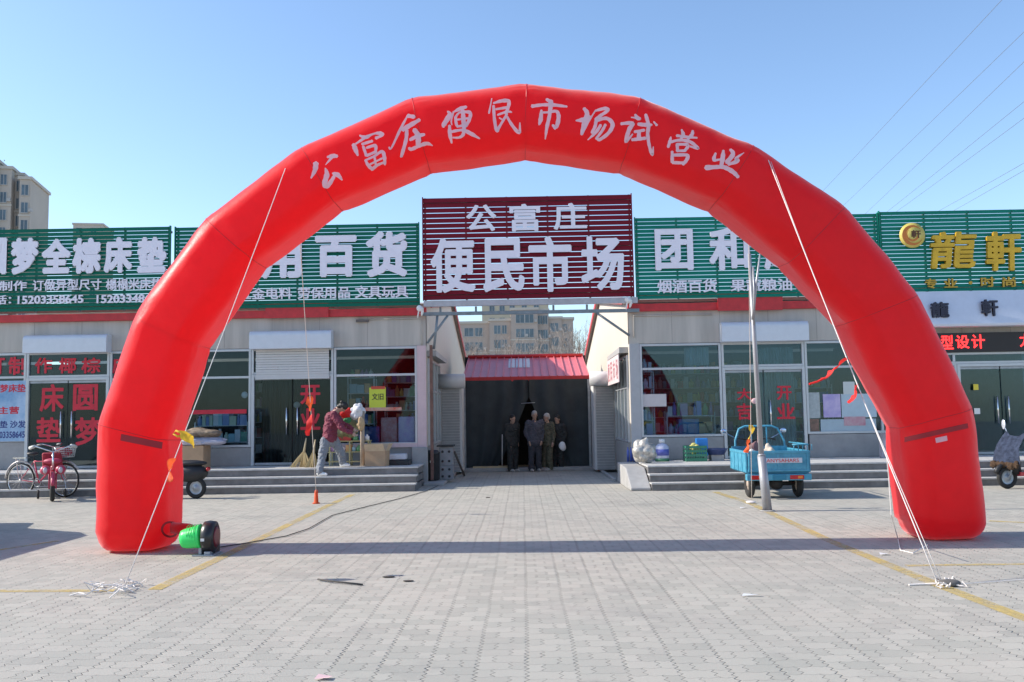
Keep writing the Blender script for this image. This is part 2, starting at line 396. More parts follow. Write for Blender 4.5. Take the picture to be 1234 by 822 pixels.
# upright joints of the wall panels, a bracket and a conduit
jm = mat('joint_grey', (.24, .22, .20), .7)
for b, xs_ in ((lb, [-15.2+1.15*i for i in range(12)]), (rb, [3.6+1.15*i for i in range(11)])):
    zz = zgL if b is lb else zgR
    for x in xs_:
        if b is lb and x > LW-.3: continue
        m = MB(); m.box(x, x+.008, FY-.002, FY+.01, zz+.02, 4.015); m.build('panel_joint', jm, b)
r = rect(429, 385, 444, 388, FY-.05); m = MB(); m.box(r[0], r[1], FY-.07, FY-.001, r[2], r[3]); m.build('wall_bracket', mat('bracket_brown', (.12, .10, .09), .6), lb)
m = MB(); m.tube([(LW-.10, FY-.03, 3.3), (LW-.10, FY-.03, 3.95), (LW-1.6, FY-.03, 3.95)], .015, 6); m.build('conduit', cream, lb)
m = MB(); m.tube([(RW+.12, FY-.03, 3.4), (RW+.12, FY-.03, 3.92), (RW+2.0, FY-.03, 3.92)], .015, 6); m.build('conduit', cream, rb)
# red fascia band
for b, xa, xb in ((lb, -16, LW+.02), (rb, RW-.02, 17)):
    m = MB(); m.box(xa, xb, FY-.10, FY+.10, 4.02, 4.20); m.build('fascia', redtrim, b, bevel=.01)
m = MB(); r = rect(320, 367, 396, 383, FY-.14); m.box(r[0], r[1], FY-.16, FY-.104, r[2], r[3]+.1); m.build('fascia_box', redtrim, lb)
m = MB(); r = rect(865, 357, 943, 374, FY-.14); m.box(r[0], r[1], FY-.16, FY-.104, r[2], r[3]+.1); m.build('fascia_box', redtrim, rb)
# interiors: floor, back wall, ceiling, partitions
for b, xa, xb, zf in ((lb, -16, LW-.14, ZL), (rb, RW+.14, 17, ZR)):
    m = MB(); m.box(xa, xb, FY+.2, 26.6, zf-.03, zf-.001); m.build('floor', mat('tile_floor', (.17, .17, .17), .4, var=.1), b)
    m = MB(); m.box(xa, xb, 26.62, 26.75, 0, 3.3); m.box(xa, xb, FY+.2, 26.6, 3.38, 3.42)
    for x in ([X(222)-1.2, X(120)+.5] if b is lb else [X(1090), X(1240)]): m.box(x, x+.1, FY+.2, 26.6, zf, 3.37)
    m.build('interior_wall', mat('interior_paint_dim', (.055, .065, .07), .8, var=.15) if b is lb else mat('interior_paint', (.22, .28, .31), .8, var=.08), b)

def window(b, px0, px1, z0, z1, mull=(), trans=None, name='window', gm=None, dep=.08, fw=.055, y=FY):
    """frame bars and one pane; mull = pixel xs of mullions, trans = z of transom bar"""
    x0, x1 = px0, px1; m = MB()
    for x in (x0, x1-fw): m.box(x, x+fw, y-.02, y+dep, z0, z1)
    for x in mull: m.box(x-fw/2, x+fw/2, y-.017, y+dep-.004, z0+fw, z1-fw)
    xs = [x0+fw]+[q for c in mull for q in (c-fw/2, c+fw/2)]+[x1-fw]
    for zz in [z0, z1-fw]+([trans-fw/2] if trans else []):
        for a, c in zip(xs[0::2], xs[1::2]): m.box(a, c, y-.014, y+dep-.008, zz, zz+fw)
    for c in mull: 
        for zz in (z0, z1-fw): m.box(c-fw/2, c+fw/2, y-.0135, y+dep-.0085, zz, zz+fw)
    o = m.build(name, alu, b, bevel=.004)
    g = MB(); g.box(x0+.02, x1-.02, y+.03, y+.036, z0+.02, z1-.02); g.build('pane', gm or (glassr if b is rb else glass), o); return o
def doors(b, x0, x1, z0, z1, leaf_gap=.02, y=FY, gm=None, hz=1.05, openleaf=False):
    o = MB(); fw = .07
    o.box(x0, x0+fw, y-.03, y+.1, z0, z1); o.box(x1-fw, x1, y-.03, y+.1, z0, z1); o.box(x0+fw, x1-fw, y-.027, y+.095, z1-fw, z1)
    o = o.build('door_frame', alu, b, bevel=.004); xm = (x0+x1)/2
    for a, c, hx in ((x0+fw, xm-leaf_gap/2, xm-.13), (xm+leaf_gap/2, x1-fw, xm+.13)):
        d = MB(); t = .035
        d.box(a+.005, c-.005, y+.02, y+.032, z0+.02, z1-fw-.01); dd = d.build('door', gm or (glassr if b is rb else glassd), b)
        f = MB()
        f.box(a+.004, c-.004, y+.012, y+.042, z0+.012, z0+.07); f.box(a+.004, c-.004, y+.012, y+.042, z1-fw-.06, z1-fw-.006)
        f.build('door_rail', steel, dd)
        h = MB(); h.tube([(hx, y-.05, z0+hz-.32), (hx, y-.05, z0+hz+.32)], .018, 8)
        for q in (-.25, .25): h.tube([(hx, y-.05, z0+hz+q), (hx, y+.02, z0+hz+q)], .01, 6)
        h.build('handle', chrome, dd)
    return o
def shutter_box(b, r, y=FY, drop=0, xs=None):
    m = MB(); n = 8; x0, x1, z0, z1 = r; h = z1-z0; dp = .30
    prof = [(y-.003, z0), (y-dp, z0)]+[(y-dp+.0+(.12-.12*math.cos(a)), z1-.12+.12*math.sin(a)) for a in [i*math.pi/2/n for i in range(n+1)]]+[(y-.003, z1)]
    m.prism([(x0, p_[0], p_[1]) for p_ in prof], (x1-x0, 0, 0))
    o = m.build('shutter_box', mat('shutter_white', (.60, .63, .68), .4, .1, var=.04), b, bevel=.008)
    if drop:
        s = MB(); z = z0; k = 0
        while z > z0-drop+.01:
            s.box(xs[0], xs[1], y-.06-.004*(k % 2), y-.035, z-.052, z-.004); s.box(xs[0]+.004, xs[1]-.004, y-.05, y-.04, z-.058, z-.05); z -= .06; k += 1
        s.box(xs[0]-.01, xs[1]+.01, y-.065, y-.03, z-.05, z)
        s.build('shutter_curtain', mat('shutter_slat', (.58, .58, .58), .5, .1, var=.04), o)
    return o

# -- left row
zt = Z(80, 455)
w1 = window(lb, -15.5, X(33)-.04, Z(10, 533)+.01, zgL-.01, [X(-75)], Z(10, 455)); w1.name = 'window'
d1 = doors(lb, X(33)-.03, X(130)+.03, ZL, zt); t1 = window(lb, X(33)-.03, X(130)+.03, zt+.003, zgL-.01)
shutter_box(lb, rect(27, 403, 128, 425, FY-.3))
w2 = window(lb, X(130)+.04, X(304)-.03, silL+.01, zgL-.01, [X(215)], Z(270, 455))
d2 = doors(lb, X(304)-.02, X(400)+.04, ZL, Z(350, 451)); t2 = window(lb, X(304)-.02, X(400)+.04, Z(350, 451)+.003, zgL-.01)
rr_ = rect(300, 398, 399, 420, FY-.3); shutter_box(lb, rr_, drop=rr_[2]-Z(350, 451)+.02, xs=(X(309), X(397)))
w3 = window(lb, X(400)+.05, X(503), silL+.01, zgL-.01, [], Z(450, 452))
pk = mat('pinkish_trim', (.60, .44, .45), .5, var=.06)
m = MB(); m.box(X(503)+.003, LW-.125, FY-.03, FY+.16, ZL, zgL); m.box(X(503)+.003, LW-.002, FY-.035, FY-.004, ZL+.0, zgL-.003); m.build('corner_pillar', pk, lb)
m = MB(); m.box(X(401), X(503), FY-.05, FY-.022, silL-.05, silL+.05); m.build('window_sill', pk, lb)
m = MB(); m.box(X(497), LW+.03, FY-.18, FY-.04, .0, silL-.05); m.build('corner_plinth', lowwall, lb, bevel=.01)
# -- right row
m = MB(); m.box(RW+.002, X(772)-.003, FY-.03, FY+.16, 0, zgR); m.build('corner_pillar', mat('grey_trim', (.40, .40, .41), .5, var=.06), rb)
w4 = window(rb, X(772), X(872)-.03, silR+.01, zgR-.01, [], Z(820, 444))
d3 = doors(rb, X(872)-.02, X(970)+.02, ZR, Z(920, 442)); t3 = window(rb, X(872)-.02, X(970)+.02, Z(920, 442)+.003, zgR-.01)
shutter_box(rb, rect(870, 387, 975, 411, FY-.3))
w5 = window(rb, X(970)+.03, X(1128), Z(1010, 523)+.01, zgR-.01, [X(1062)], Z(1010, 442))
zled0, zled1 = Z(1190, 424), Z(1190, 401)
w6 = window(rb, X(1128)+.01, 16.5, Z(1190, 438)+.003, zled0-.005, [X(1152), X(1262)])
d4 = doors(rb, X(1155), X(1234)+.5, ZR, Z(1190, 438)); w7 = window(rb, X(1128)+.01, X(1155)-.005, ZR, Z(1140, 438), [])
# window writing
def film(par, s, px, y=FY+.016, bold=.028): text('lettering', s, rect(*px, y), y, redfilm, par, bold, .003)
film(d1, '床', (48, 463, 77, 496)); film(d1, '圆', (88, 463, 118, 495)); film(d1, '垫', (44, 503, 74, 533)); film(d1, '梦', (90, 503, 121, 537))
film(t1, '作', (42, 431, 63, 450)); film(t1, '椰', (71, 431, 92, 450)); film(t1, '棕', (98, 431, 121, 450))
film(w1, '制', (10, 430, 33, 452)); film(w1, '订', (-17, 430, 6, 452)); film(w2, '床', (135, 430, 158, 450)); film(w2, '垫', (162, 430, 186, 450))
film(d2, '开', (362, 464, 386, 487)); film(d2, '业', (362, 492, 386, 518))
film(d3, '大', (888, 468, 906, 482), bold=.03); film(d3, '吉', (888, 486, 906, 506), bold=.03); film(d3, '开', (936, 465, 954, 482), bold=.03); film(d3, '业', (936, 486, 958, 505), bold=.03)
m = MB(); r = rect(204, 494, 297, 499, FY+.02); m.box(r[0], r[1], FY+.020, FY+.024, r[2], r[3]); m.build('red_strip', redfilm, w2)

# -- alley side fittings
def alley_side(b, x, s, sign):
    """side windows under a small canopy, then a projecting rear bay with roller shutter; s = direction into the alley"""
    m = MB(); zc = 3.05
    m.prism([(x, FY+.2, zc), (x, 25.1, zc), (x, 25.1, zc+.10), (x, FY+.2, zc+.14)], (s*.22, 0, 0)); m.build('canopy', mat('canopy_grey', (.38, .37, .36), .6), b)
    ys = [FY+.25, 22.7, 23.5, 24.3, 25.05]
    for a, c in zip(ys[:-1], ys[1:]):
        f = MB(); t = .05
        for yy in (a, c-t): f.box(x+s*.003, x+s*.05, yy, yy+t, .9, zc-.05)
        for zz in (.9, 2.2, zc-.1): f.box(x+s*.004, x+s*.047, a+t, c-t, zz, zz+t)
        f = f.build('window', alu, b)
        g = MB(); g.box(x+s*.006, x+s*.014, a+.01, c-.01, .92, zc-.06); g.build('pane', mat('side_glass', (.10, .12, .12), .12, var=.2), f)
    m = MB(); m.box(x+s*.002, x+s*.06, FY+.2, 25.05, 0.075, .89); m.build('base_wall', lowwall, b)
    xi = x+s*.62
    m = MB(); m.box(min(x, xi), max(x, xi), 25.12, 26.1, 0.075, 2.62); m.build('rear_bay', mat('bay_white', (.62, .61, .59), .6, var=.06), b)
    q = MB(); n = 14
    q.lathe([(.001, 0), (.2, 0), (.2, .72), (.001, .72)], Matrix.Translation((x+s*.0, 25.0, 2.55)) @ Matrix.Rotation(R(90*s), 4, 'Y'), 18)
    bx = q.build('shutter_drum', mat('drum_white', (.62, .62, .62), .5, var=.05), b)
    k = MB(); z = 2.4
    while z > .1: k.box(min(x+s*.08, xi-s*.06), max(x+s*.08, xi-s*.06), 25.085, 25.112, z-.07, z-.008); z -= .075
    k.build('shutter_curtain', mat('shutter_grey', (.36, .36, .36), .5, .2, var=.1), bx)
alley_side(lb, LW, 1, False); alley_side(rb, RW, -1, True)
# red lettered board on the right alley wall
ab = thing('sign_board', 'pale narrow board with red characters high on the right alley wall', 'sign', (RW-.24, 23.3, 2.4))
m = MB(); m.box(RW-.245, RW-.225, 22.0, 24.95, 2.35, 3.02); m.build('board', mat('pale_pink_board', (.62, .52, .52), .6), ab)
mb = MB()
for i, c in enumerate('便民市场'):
    yy = 24.75-i*.7; vs, fs = glyphs(c, .015, 1.0); x0 = min(v.x for v in vs); x1 = max(v.x for v in vs); y0 = min(v.y for v in vs); y1 = max(v.y for v in vs)
    mb.add([(RW-.2465-.001*(v.z+1), yy-(v.x-x0)/(x1-x0)*.5, 2.43+(v.y-y0)/(y1-y0)*.5) for v in vs], fs)
mb.build('lettering', mat('faded_red', (.42, .16, .18), .6), ab)

# ================================================================== SIGNS ON THE ROOF EDGE
def slats(name, label, r, Y, col, n, gap=.2):
    x0, x1, z0, z1 = r; o = thing(name, label, 'sign', ((x0+x1)/2, Y, z0)); h = (z1-z0)/n
    m = MB()
    for i in range(n):
        z = z0+h*i; m.prism([(x0, Y, z), (x0, Y+.012, z+h*(1-gap)), (x0, Y+.03, z+h*(1-gap)), (x0, Y+.018, z)], (x1-x0, 0, 0))
        m.box(x0, x1, Y+.006, Y+.05, z+h*(1-gap)+.0006, z+h*(1-gap)+.006)
    m.build('slat_panel', col, o)
    k = MB(); x = x0+.05; ns = max(2, round((x1-x0)/1.05))
    for i in range(ns+1):
        xx = x0+.03+(x1-x0-.1)*i/ns; k.box(xx, xx+.04, Y+.055, Y+.11, z0-.02, z1)
    for zz in (z0+.1, (z0+z1)/2, z1-.15): k.box(x0, x1, Y+.113, Y+.16, zz, zz+.05)
    k.build('frame', mat('frame_steel', (.22, .21, .22), .5, .4, var=.2), o)
    e = MB()
    for i in range(ns+1):
        xx = x0+.05+(x1-x0-.1)*i/ns
        for j in range(0, n, 2): e.box(xx-.008, xx+.008, Y-.006, Y+.003, z0+h*j+.02, z0+h*j+.036)
    e.build('screws', black, o)
    for xx in (x0, x1): w_ = MB(); w_.box(xx-.012, xx+.012, Y-.02, Y+.05, z0-.01, z1+.01); w_.build('end_trim', col, o)
    return o
SY = 21.62
grn = mat('green_slat', (.004, .135, .085), .6, spec=.2, var=.18, scale=1.5, stretch=(.3, 1, 6))
grn2 = mat('green_slat_fresh', (.006, .19, .13), .6, spec=.2, var=.18, scale=1.5, stretch=(.3, 1, 6))
mar = mat('maroon_slat', (.17, .006, .018), .6, spec=.2, var=.2, scale=1.5, stretch=(.3, 1, 6))
s1 = slats('shop_sign', 'dark green slatted mattress shop sign with white characters and phone numbers, at the far left', (-16, X(209, 320)-.02, 4.27, 6.28), SY, grn, 21)
s2 = slats('shop_sign', 'dark green slatted sign with big white characters between the arch and the maroon sign', (X(213, 320)+.02, rect(0, 270, 505, 372, SY)[1], 4.25, 6.25), SY, grn, 21)
rc = (P(510, 300, SY).x, P(762, 300, SY).x, 4.36, 6.84)
s3 = slats('market_sign', 'tall maroon slatted sign with white characters hung over the alley mouth', rc, SY-.06, mar, 20)
s4 = slats('shop_sign', 'green slatted grocery sign with white characters right of the maroon sign', (P(766, 310, SY).x, P(1059, 300, SY).x, 4.30, 6.27), SY, grn2, 21)
s5 = slats('shop_sign', 'green slatted salon sign with golden characters and round emblem at far right', (P(1061, 300, SY).x, 17, 4.36, 6.31), SY, grn2, 21)
def T(par, s, px, bold=.032, depth=.04, m=letwhite, Y=SY-.02, shear=0): return text('lettering', s, rect(*px, Y), Y, m, par, bold, depth, shear)
for s, px in (('圆', (-26, 287, 9, 331)), ('梦', (14, 287, 47, 331)), ('全', (51, 288, 86, 330)), ('棕', (88, 287, 122, 330)), ('床', (126, 286, 160, 329)), ('垫', (166, 286, 201, 329))): T(s1, s, px, .06)
T(s1, '现场制作', (-34, 339, 33, 351), .022, .03); T(s1, '订做异型尺寸', (40, 337, 123, 350), .022, .03); T(s1, '榻榻米床垫', (128, 336, 196, 349), .022, .03)
T(s1, '电话：', (-18, 356, 14, 367), .022, .03); T(s1, '15203358645', (22, 356, 101, 366), .03, .03); T(s1, '15203348645', (117, 355, 197, 365), .03, .03)
for s, px in (('日', (268, 289, 306, 336)), ('用', (315, 287, 364, 336)), ('百', (380, 284, 430, 334)), ('货', (441, 279, 491, 334))): T(s2, s, px, .045)
T(s2, '五金电料', (288, 347, 352, 361), .022, .03); T(s2, '劳保用品', (359, 346, 422, 360), .022, .03); T(s2, '文具玩具', (428, 344, 492, 359), .022, .03)
Y3 = SY-.08
for s, px in (('公', (562, 247, 598, 279)), ('富', (614, 246, 651, 279)), ('庄', (667, 245, 707, 277))): T(s3, s, px, .024, .035, Y=Y3)
for s, px in (('便', (519, 287, 573, 353)), ('民', (582, 287, 632, 352)), ('市', (637, 285, 689, 352)), ('场', (700, 285, 752, 350))): T(s3, s, px, .030, .035, Y=Y3)
for s, px in (('团', (789, 276, 835, 326)), ('和', (854, 275, 903, 326)), ('超', (920, 274, 968, 325)), ('市', (985, 273, 1035, 324))): T(s4, s, px, .035)
T(s4, '烟酒百货', (792, 337, 864, 353), .024, .03); T(s4, '果蔬粮油', (880, 336, 954, 351), .024, .03)
gold = mat('gold_letter', (.62, .36, .02), .35, .25, var=.15)
darkgold = mat('gold_small_letter', (.50, .30, .03), .4, .2, var=.15)
T(s5, '龍', (1120, 280, 1176, 324), .022, .09, gold, shear=.1); T(s5, '軒', (1186, 280, 1229, 327), .028, .09, gold, shear=.05)
for s, px in (('专', (1114, 336, 1128, 348)), ('业', (1137, 336, 1153, 347)), ('·', (1167, 339, 1171, 343)), ('时', (1181, 334, 1198, 346)), ('尚', (1207, 334, 1223, 346)), ('·', (1231, 338, 1235, 342))): T(s5, s, px, .03, .04, darkgold)
# round emblem
em = P(1098.5, 284, SY-.04); Mx = Matrix.Translation(em) @ Matrix.Rotation(R(90), 4, 'X')
q = MB(); q.lathe([(.001, 0), (.29, 0), (.30, .02), (.30, .05), (.001, .05)], Mx, 32); eb = q.build('emblem', mat('emblem_yellow', (.62, .50, .12), .4, var=.08), s5)
q = MB()
def crescent(mb, r0, r1, c0, c1, y, a0=0, n=40):
    o = []; i_ = []
    for k in range(n+1):
        a = a0+2*math.pi*.86*k/n; t = math.sin(math.pi*k/n); o.append(em+Vector((r0*math.cos(a), y, r0*math.sin(a)))); rr = r0-(r0-r1)*t
        i_.append(em+Vector((rr*math.cos(a), y, rr*math.sin(a))))
    mb.add(o+i_, [(k, k+1, n+2+k, n+1+k) for k in range(n)])
crescent(q, .245, .15, 0, 0, -.055, .5); crescent(q, .15, .10, 0, 0, -.0555, 2.0); q.build('swirl', mat('emblem_orange', (.55, .16, .02), .4), eb)
rr_ = (em.x-.03, em.x+.2, em.z-.07, em.z+.12); text('character', '軒', rr_, em.y-.055, mat('brown_letter', (.10, .035, .01), .5), eb, .03, .006)
# metal sheet below salon sign, with LED board
s6 = thing('fascia_sign', 'white metal panel with two dark characters above the salon LED board', 'sign', (13, FY-.25, 3.7))
x0 = P(1085, 375, SY).x; zt_, zb_ = P(1190, 351, SY).z, P(1190, 394, SY).z
m = MB(); m.prism([(x0, FY-.12, zb_), (x0, FY-.45, zb_+.0), (x0, FY-.47, zb_+.06), (x0, FY-.30, zt_), (x0, FY-.12, zt_)], (17-x0, 0, 0)); m.build('panel', mat('panel_white', (.60, .62, .70), .35, .2, var=.04), s6, bevel=.01)
for s, px in (('龍', (1121, 364, 1143, 383)), ('軒', (1182, 361, 1202, 381))): 
    T(s6, s, px, .03, .05, mat('navy_letter', (.012, .012, .035), .4), FY-.42)
led = thing('led_board', 'black LED strip with glowing red characters above the salon door', 'sign', (13, FY-.1, 3.2))
m = MB(); m.box(X(1120, 410), 16.8, FY-.10, FY-.002, zled0, zled1); m.build('casing', mat('led_black', (.012, .006, .008), .4), led)
ledm = emit_mat('led_red', (1, .03, .03), 1.6)
for s, px in (('发', (1112, 405, 1128, 421)), ('型', (1134, 404, 1149, 421)), ('设', (1152, 404, 1168, 420)), ('计', (1171, 403, 1187, 420)), ('龙', (1229, 402, 1246, 418))): 
    text('lettering', s, rect(*px, FY-.11), FY-.104, ledm, led, .015, .004)
# steel support under the market sign
tr = thing('sign_truss', 'grey steel tube frame holding the maroon sign across the alley', 'truss', (.2, SY, 4.1))
m = MB(); za = 4.10
m.box(LW-.05, RW+.25, SY+.02, SY+.10, 4.00, 4.08); m.build('beam', mat('truss_steel', (.20, .24, .27), .5, .3, var=.2), tr)
m = MB(); m.box(LW-.02, RW+.2, SY-.10, SY+.0, 4.20, 4.34); m.build('lower_edge', mat('sign_edge', (.42, .42, .44), .4, .3), tr)
for x in (-1.95, -1.1, .75, 1.55):
    m = MB(); m.box(x, x+.05, SY+.03, SY+.08, 4.082, 4.198); m.build('stub', MATS['truss_steel'], tr)
for a, b in (((-1.75, 4.0), (-2.26, 3.35)), ((-2.0, 4.0), (-2.1, 3.2)), ((1.8, 4.0), (2.58, 3.45))):
    m = MB(); m.tube([(a[0], SY+.06, a[1]), (b[0], FY-.02, b[1])], .03, 8); m.build('brace', MATS['truss_steel'], tr)
m = MB(); m.box(-2.2, -2.13, FY-.08, FY-.02, .1, 3.3); m.build('post', mat('rusty_post', (.16, .08, .06), .7, var=.3), tr)
for i, (px, py) in enumerate(((506, 372), (757, 362))):
    q = MB(); c = P(px, py, SY-.12); q.ball(c, .09, .07, .08); q.ball(c+Vector((.05, 0, -.09)), .03, .03, .1); q.ball(c+Vector((-.04, 0, -.12)), .02, .02, .12)
    tag(q.build('cloth_bundle', white, noisy=.03), ['white rag knotted at the left lower corner of the maroon sign', 'white rag knotted at the right lower corner of the maroon sign'][i], 'rag', 'white rags on the maroon sign')
# ================================================================== BEHIND THE ALLEY
sh = thing('market_shed', 'red roofed shed with dark tarpaulin front closing the end of the alley', 'shed', (.2, 27, 0))
ea, ebq = P(559, 458, 26.9), P(706, 455, 26.9); ze = 2.70
rg = P(632, 431, 29.6).z
x0, x1 = -1.75, 1.98
def roofpt(x, t, dz=0): return (x, 26.75+t*2.85, ze+t*(rg-ze)+dz)
m = MB(); m.add([roofpt(x0, 0), roofpt(x1, 0), roofpt(x1, 1), roofpt(x0, 1), roofpt(x0, 0, -.03), roofpt(x1, 0, -.03), roofpt(x1, 1, -.03), roofpt(x0, 1, -.03)],
      [(0, 1, 2, 3), (4, 7, 6, 5), (0, 4, 5, 1), (1, 5, 6, 2), (2, 6, 7, 3), (3, 7, 4, 0)])
n = 16
for i in range(n+1):
    x = x0+.02+(x1-x0-.06)*i/n
    m.add([roofpt(x, 0, .002), roofpt(x+.03, 0, .002), roofpt(x+.03, 1, .002), roofpt(x, 1, .002), roofpt(x+.006, -.005, .045), roofpt(x+.024, -.005, .045), roofpt(x+.024, 1, .045), roofpt(x+.006, 1, .045)],
      [(4, 5, 6, 7), (0, 4, 7, 3), (1, 2, 6, 5), (0, 1, 5, 4)])
srf = m.build('roof', mat('shed_roof_red', (.66, .17, .19), .4, var=.08, scale=3), sh)
m = MB(); m.tube([roofpt(x0, 1, .05), roofpt(x1, 1, .05)], .06, 8); m.build('ridge_cap', redtrim, srf)
m = MB(); m.box(x0, x1, 26.70, 26.745, ze-.12, ze+.02); m.build('eave_trim', redtrim, srf)
m = MB()
for i in range(3):
    xa = -.42+i*.235; m.add([roofpt(xa, .45, .012), roofpt(xa+.2, .45, .012), roofpt(xa+.2, .93, .012), roofpt(xa, .93, .012)], [(0, 1, 2, 3)])
m.build('skylight', mat('skylight_sheet', (.72, .70, .66), .4), srf)
# back and side walls so the inside stays dark
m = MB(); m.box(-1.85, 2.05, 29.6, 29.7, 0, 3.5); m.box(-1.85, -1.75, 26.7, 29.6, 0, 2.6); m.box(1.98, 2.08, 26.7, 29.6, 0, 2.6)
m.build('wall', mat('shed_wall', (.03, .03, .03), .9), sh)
tarp = mat('tarpaulin', (.030, .038, .042), .75, var=.35, scale=1.2, bump=.3)
def cloth(pts_fn, nu, nv):
    mb = MB(); vs = [pts_fn(i/nu, j/nv) for i in range(nu+1) for j in range(nv+1)]
    mb.add(vs, [(i*(nv+1)+j, (i+1)*(nv+1)+j, (i+1)*(nv+1)+j+1, i*(nv+1)+j+1) for i in range(nu) for j in range(nv)], True); return mb
apx = P(637, 466, 26.68); lft = G(601, 566)
def left_flap(u, v):      # u across, v up: inner edge pulled back to the left
    inner = -.80+(apx.x-.02+.80)*(v/.8)**.85 if v < .80 else apx.x
    x = x0+(inner-x0)*u; z = .06+v*2.56
    return (x, 26.66+.05*math.sin(u*23+v*3)*u+.03*mnoise.noise(Vector((u*5, v*4, 1))), z)
def right_flap(u, v):
    inner = apx.x+.95-.93*(v/.8)**.8 if v < .80 else apx.x+.012
    x = x1-(x1-inner)*u; z = .06+v*2.56
    return (x, 26.64+.05*math.sin(u*19+v*4)*u+.03*mnoise.noise(Vector((u*5, v*4, 7))), z)
cloth(left_flap, 40, 20).build('tarpaulin', tarp, sh); cloth(right_flap, 40, 20).build('tarpaulin', tarp, sh)
m = MB(); m.tube([(apx.x-.22, 26.6, 1.93), (apx.x+.18, 26.6, 1.95)], .012, 6); m.build('cross_rail', steel, sh)
m = MB()
for xx in (x0+.02, x1-.08): m.box(xx, xx+.07, 26.58, 26.64, .10, 2.6)
m.build('post', steel, sh)
m = MB(); m.tube([(-.62, 26.45, .1), (-.60, 26.45, 1.05)], .014, 8); tag(m.build('pole', white), 'thin white pole standing upright before the tarpaulin', 'pole')
m = MB(); m.box(-1.45, -.45, 26.28, 26.42, .10, .15); tag(m.build('plank', mat('pale_wood', (.50, .40, .24), .7, var=.15)), 'pale wooden plank lying at the foot of the tarpaulin', 'plank')

def apartment(name, label, cx, cy, rot, segs, colr, colr2, nz_seed=0):
    """segs: list of (x0,x1,yfront,depth,height,[window columns (x,w)],storeys)"""
    o = thing(name, label, 'building', (cx, cy, 0), rot); w_ = MB(); t_ = MB(); win = []; W0 = wm(o)
    for si, (xa, xb, yf, dp, h, cols, sth) in enumerate(segs):
        w_.box(xa, xb, yf, yf+dp, 0, h, W0)
        t_ = MB(); t_.box(xa-.25, xb+.25, yf-.25, yf+dp+.25, h+.003*si, h+.5, W0); t_.build('cornice', colr2, o)
        t_ = MB(); t_.box(xa-.12, xb+.12, yf-.12, yf-.002, h-sth*2-.3, h-sth*2, W0); t_.build('string_course', colr2, o)
        for x, ww in cols:
            z = h-sth*.35-1.6
            k = 0
            while z > 2 and k < 12:
                win.append((x-ww/2, x+ww/2, yf, z, z+1.7)); z -= sth; k += 1
    w_.build('wall', colr, o)
    wmx = mat('far_window', (.10, .14, .17), .12, var=.4, scale=.35); fr = mat('far_window_frame', (.42, .40, .38), .6)
    for xa, xb, yf, za, zb in win[:95]:
        f = MB(); f.box(xa-.12, xb+.12, yf-.16, yf-.003, za-.14, za-.02, W0); f.box(xa-.1, xa, yf-.1, yf-.003, za-.016, zb, W0); f.box(xb, xb+.1, yf-.1, yf-.003, za-.016, zb, W0); f.box((xa+xb)/2-.04, (xa+xb)/2+.04, yf-.085, yf-.064, za, zb, W0)
        f = f.build('window', fr, o); g_ = MB(); g_.box(xa, xb, yf-.06, yf-.02, za, zb, W0); g_.build('pane', wmx, f)
    for k, (xa, xb, yf, za, zb) in enumerate(win[:95]):
        if k % 3 == 1:
            q_ = MB(); q_.box(xb+.18, xb+.75, yf-.42, yf-.004, za+.1, za+.65, W0); q_.build('air_conditioner', fr, o)
    return o
tan = mat('tan_render', (.46, .40, .345), .85, var=.07, scale=.15); tan2 = mat('tan_trim', (.50, .45, .39), .8, var=.06, scale=.2)
greyt = mat('grey_tan_render', (.42, .345, .295), .85, var=.07, scale=.15)
D = 190
def ax(px): return P(px, 400, D).x
def az(py): return P(630, py, D).z
c0 = ax(632)
ap = apartment('apartment_block', 'tan stepped apartment block seen beyond the red shed roof', c0, D, 0, [
    (ax(548)-c0, ax(590)-c0, 0, 12, az(389), [(ax(565)-c0, 1.8), (ax(577)-c0, 1.5)], 3.0),
    (ax(590)-c0+.01, ax(616)-c0, -1, 13, az(387), [(ax(599.5)-c0, 1.3), (ax(608)-c0, .9)], 3.0),
    (ax(616)-c0+.01, ax(648)-c0, -2, 14, az(375), [(ax(627)-c0, 1.7), (ax(638)-c0, 1.7)], 3.0),
    (ax(648)-c0+.01, ax(661)-c0, -.8, 13, az(376), [(ax(651)-c0, .9), (ax(657)-c0, .9)], 3.0),
    (ax(661)-c0+.01, ax(677)-c0, -.2, 12, az(385), [(ax(668)-c0, 1.6)], 3.0),
    (ax(677)-c0+.01, ax(691)-c0, .2, 12, az(386), [(ax(681)-c0, .9)], 3.0)], greyt, tan2)
apartment('apartment_block', 'cream apartment tower top peeping out above the tan stepped block', ax(610), 225, 0, [(-6.5, 10, 0, 12, P(610, 364, 225).z, [(-4, 1.2), (-1.5, 1.2), (1, 1.2), (4, 1.2), (7, 1.2)], 3.0)], mat('cream_render', (.52, .45, .33), .85, var=.06, scale=.2), tan2)
# tall block at the far left: end wall and bays
D2 = 150
bx = P(37, 220, D2)
hB = P(37, 213, D2).z
ttower = apartment('apartment_tower', 'tall tan apartment tower rising behind the mattress sign at far left', bx.x, D2, R(13), [
    (-1.7, -.0, 0, 11, hB-.5, [(-.85, 1.0)], 3.0), (-3.0, -1.71, 2.0, 9, hB+.6, [(-2.4, .6)], 3.0), (-5.0, -3.01, .2, 11, hB+1.2, [(-4.2, .9)], 3.0),
    (-8.6, -5.01, -.4, 11, hB+2.2, [(-7.4, 1.2)], 3.0), (-13, -8.61, 1.2, 11, hB+5.0, [(-10, 1.2)], 3.0), (-20, -13.01, .3, 12, hB+5, [(-16, 1.6)], 3.0)], tan, tan2)
m = MB(); W0 = wm(ttower)
for i in range(5): m.box(-8.2+i*.95, -8.1+i*.95, .6, .8, hB+2.7, hB+4.3-.35*i, W0)
m.build('roof_pergola', tan2, ttower)
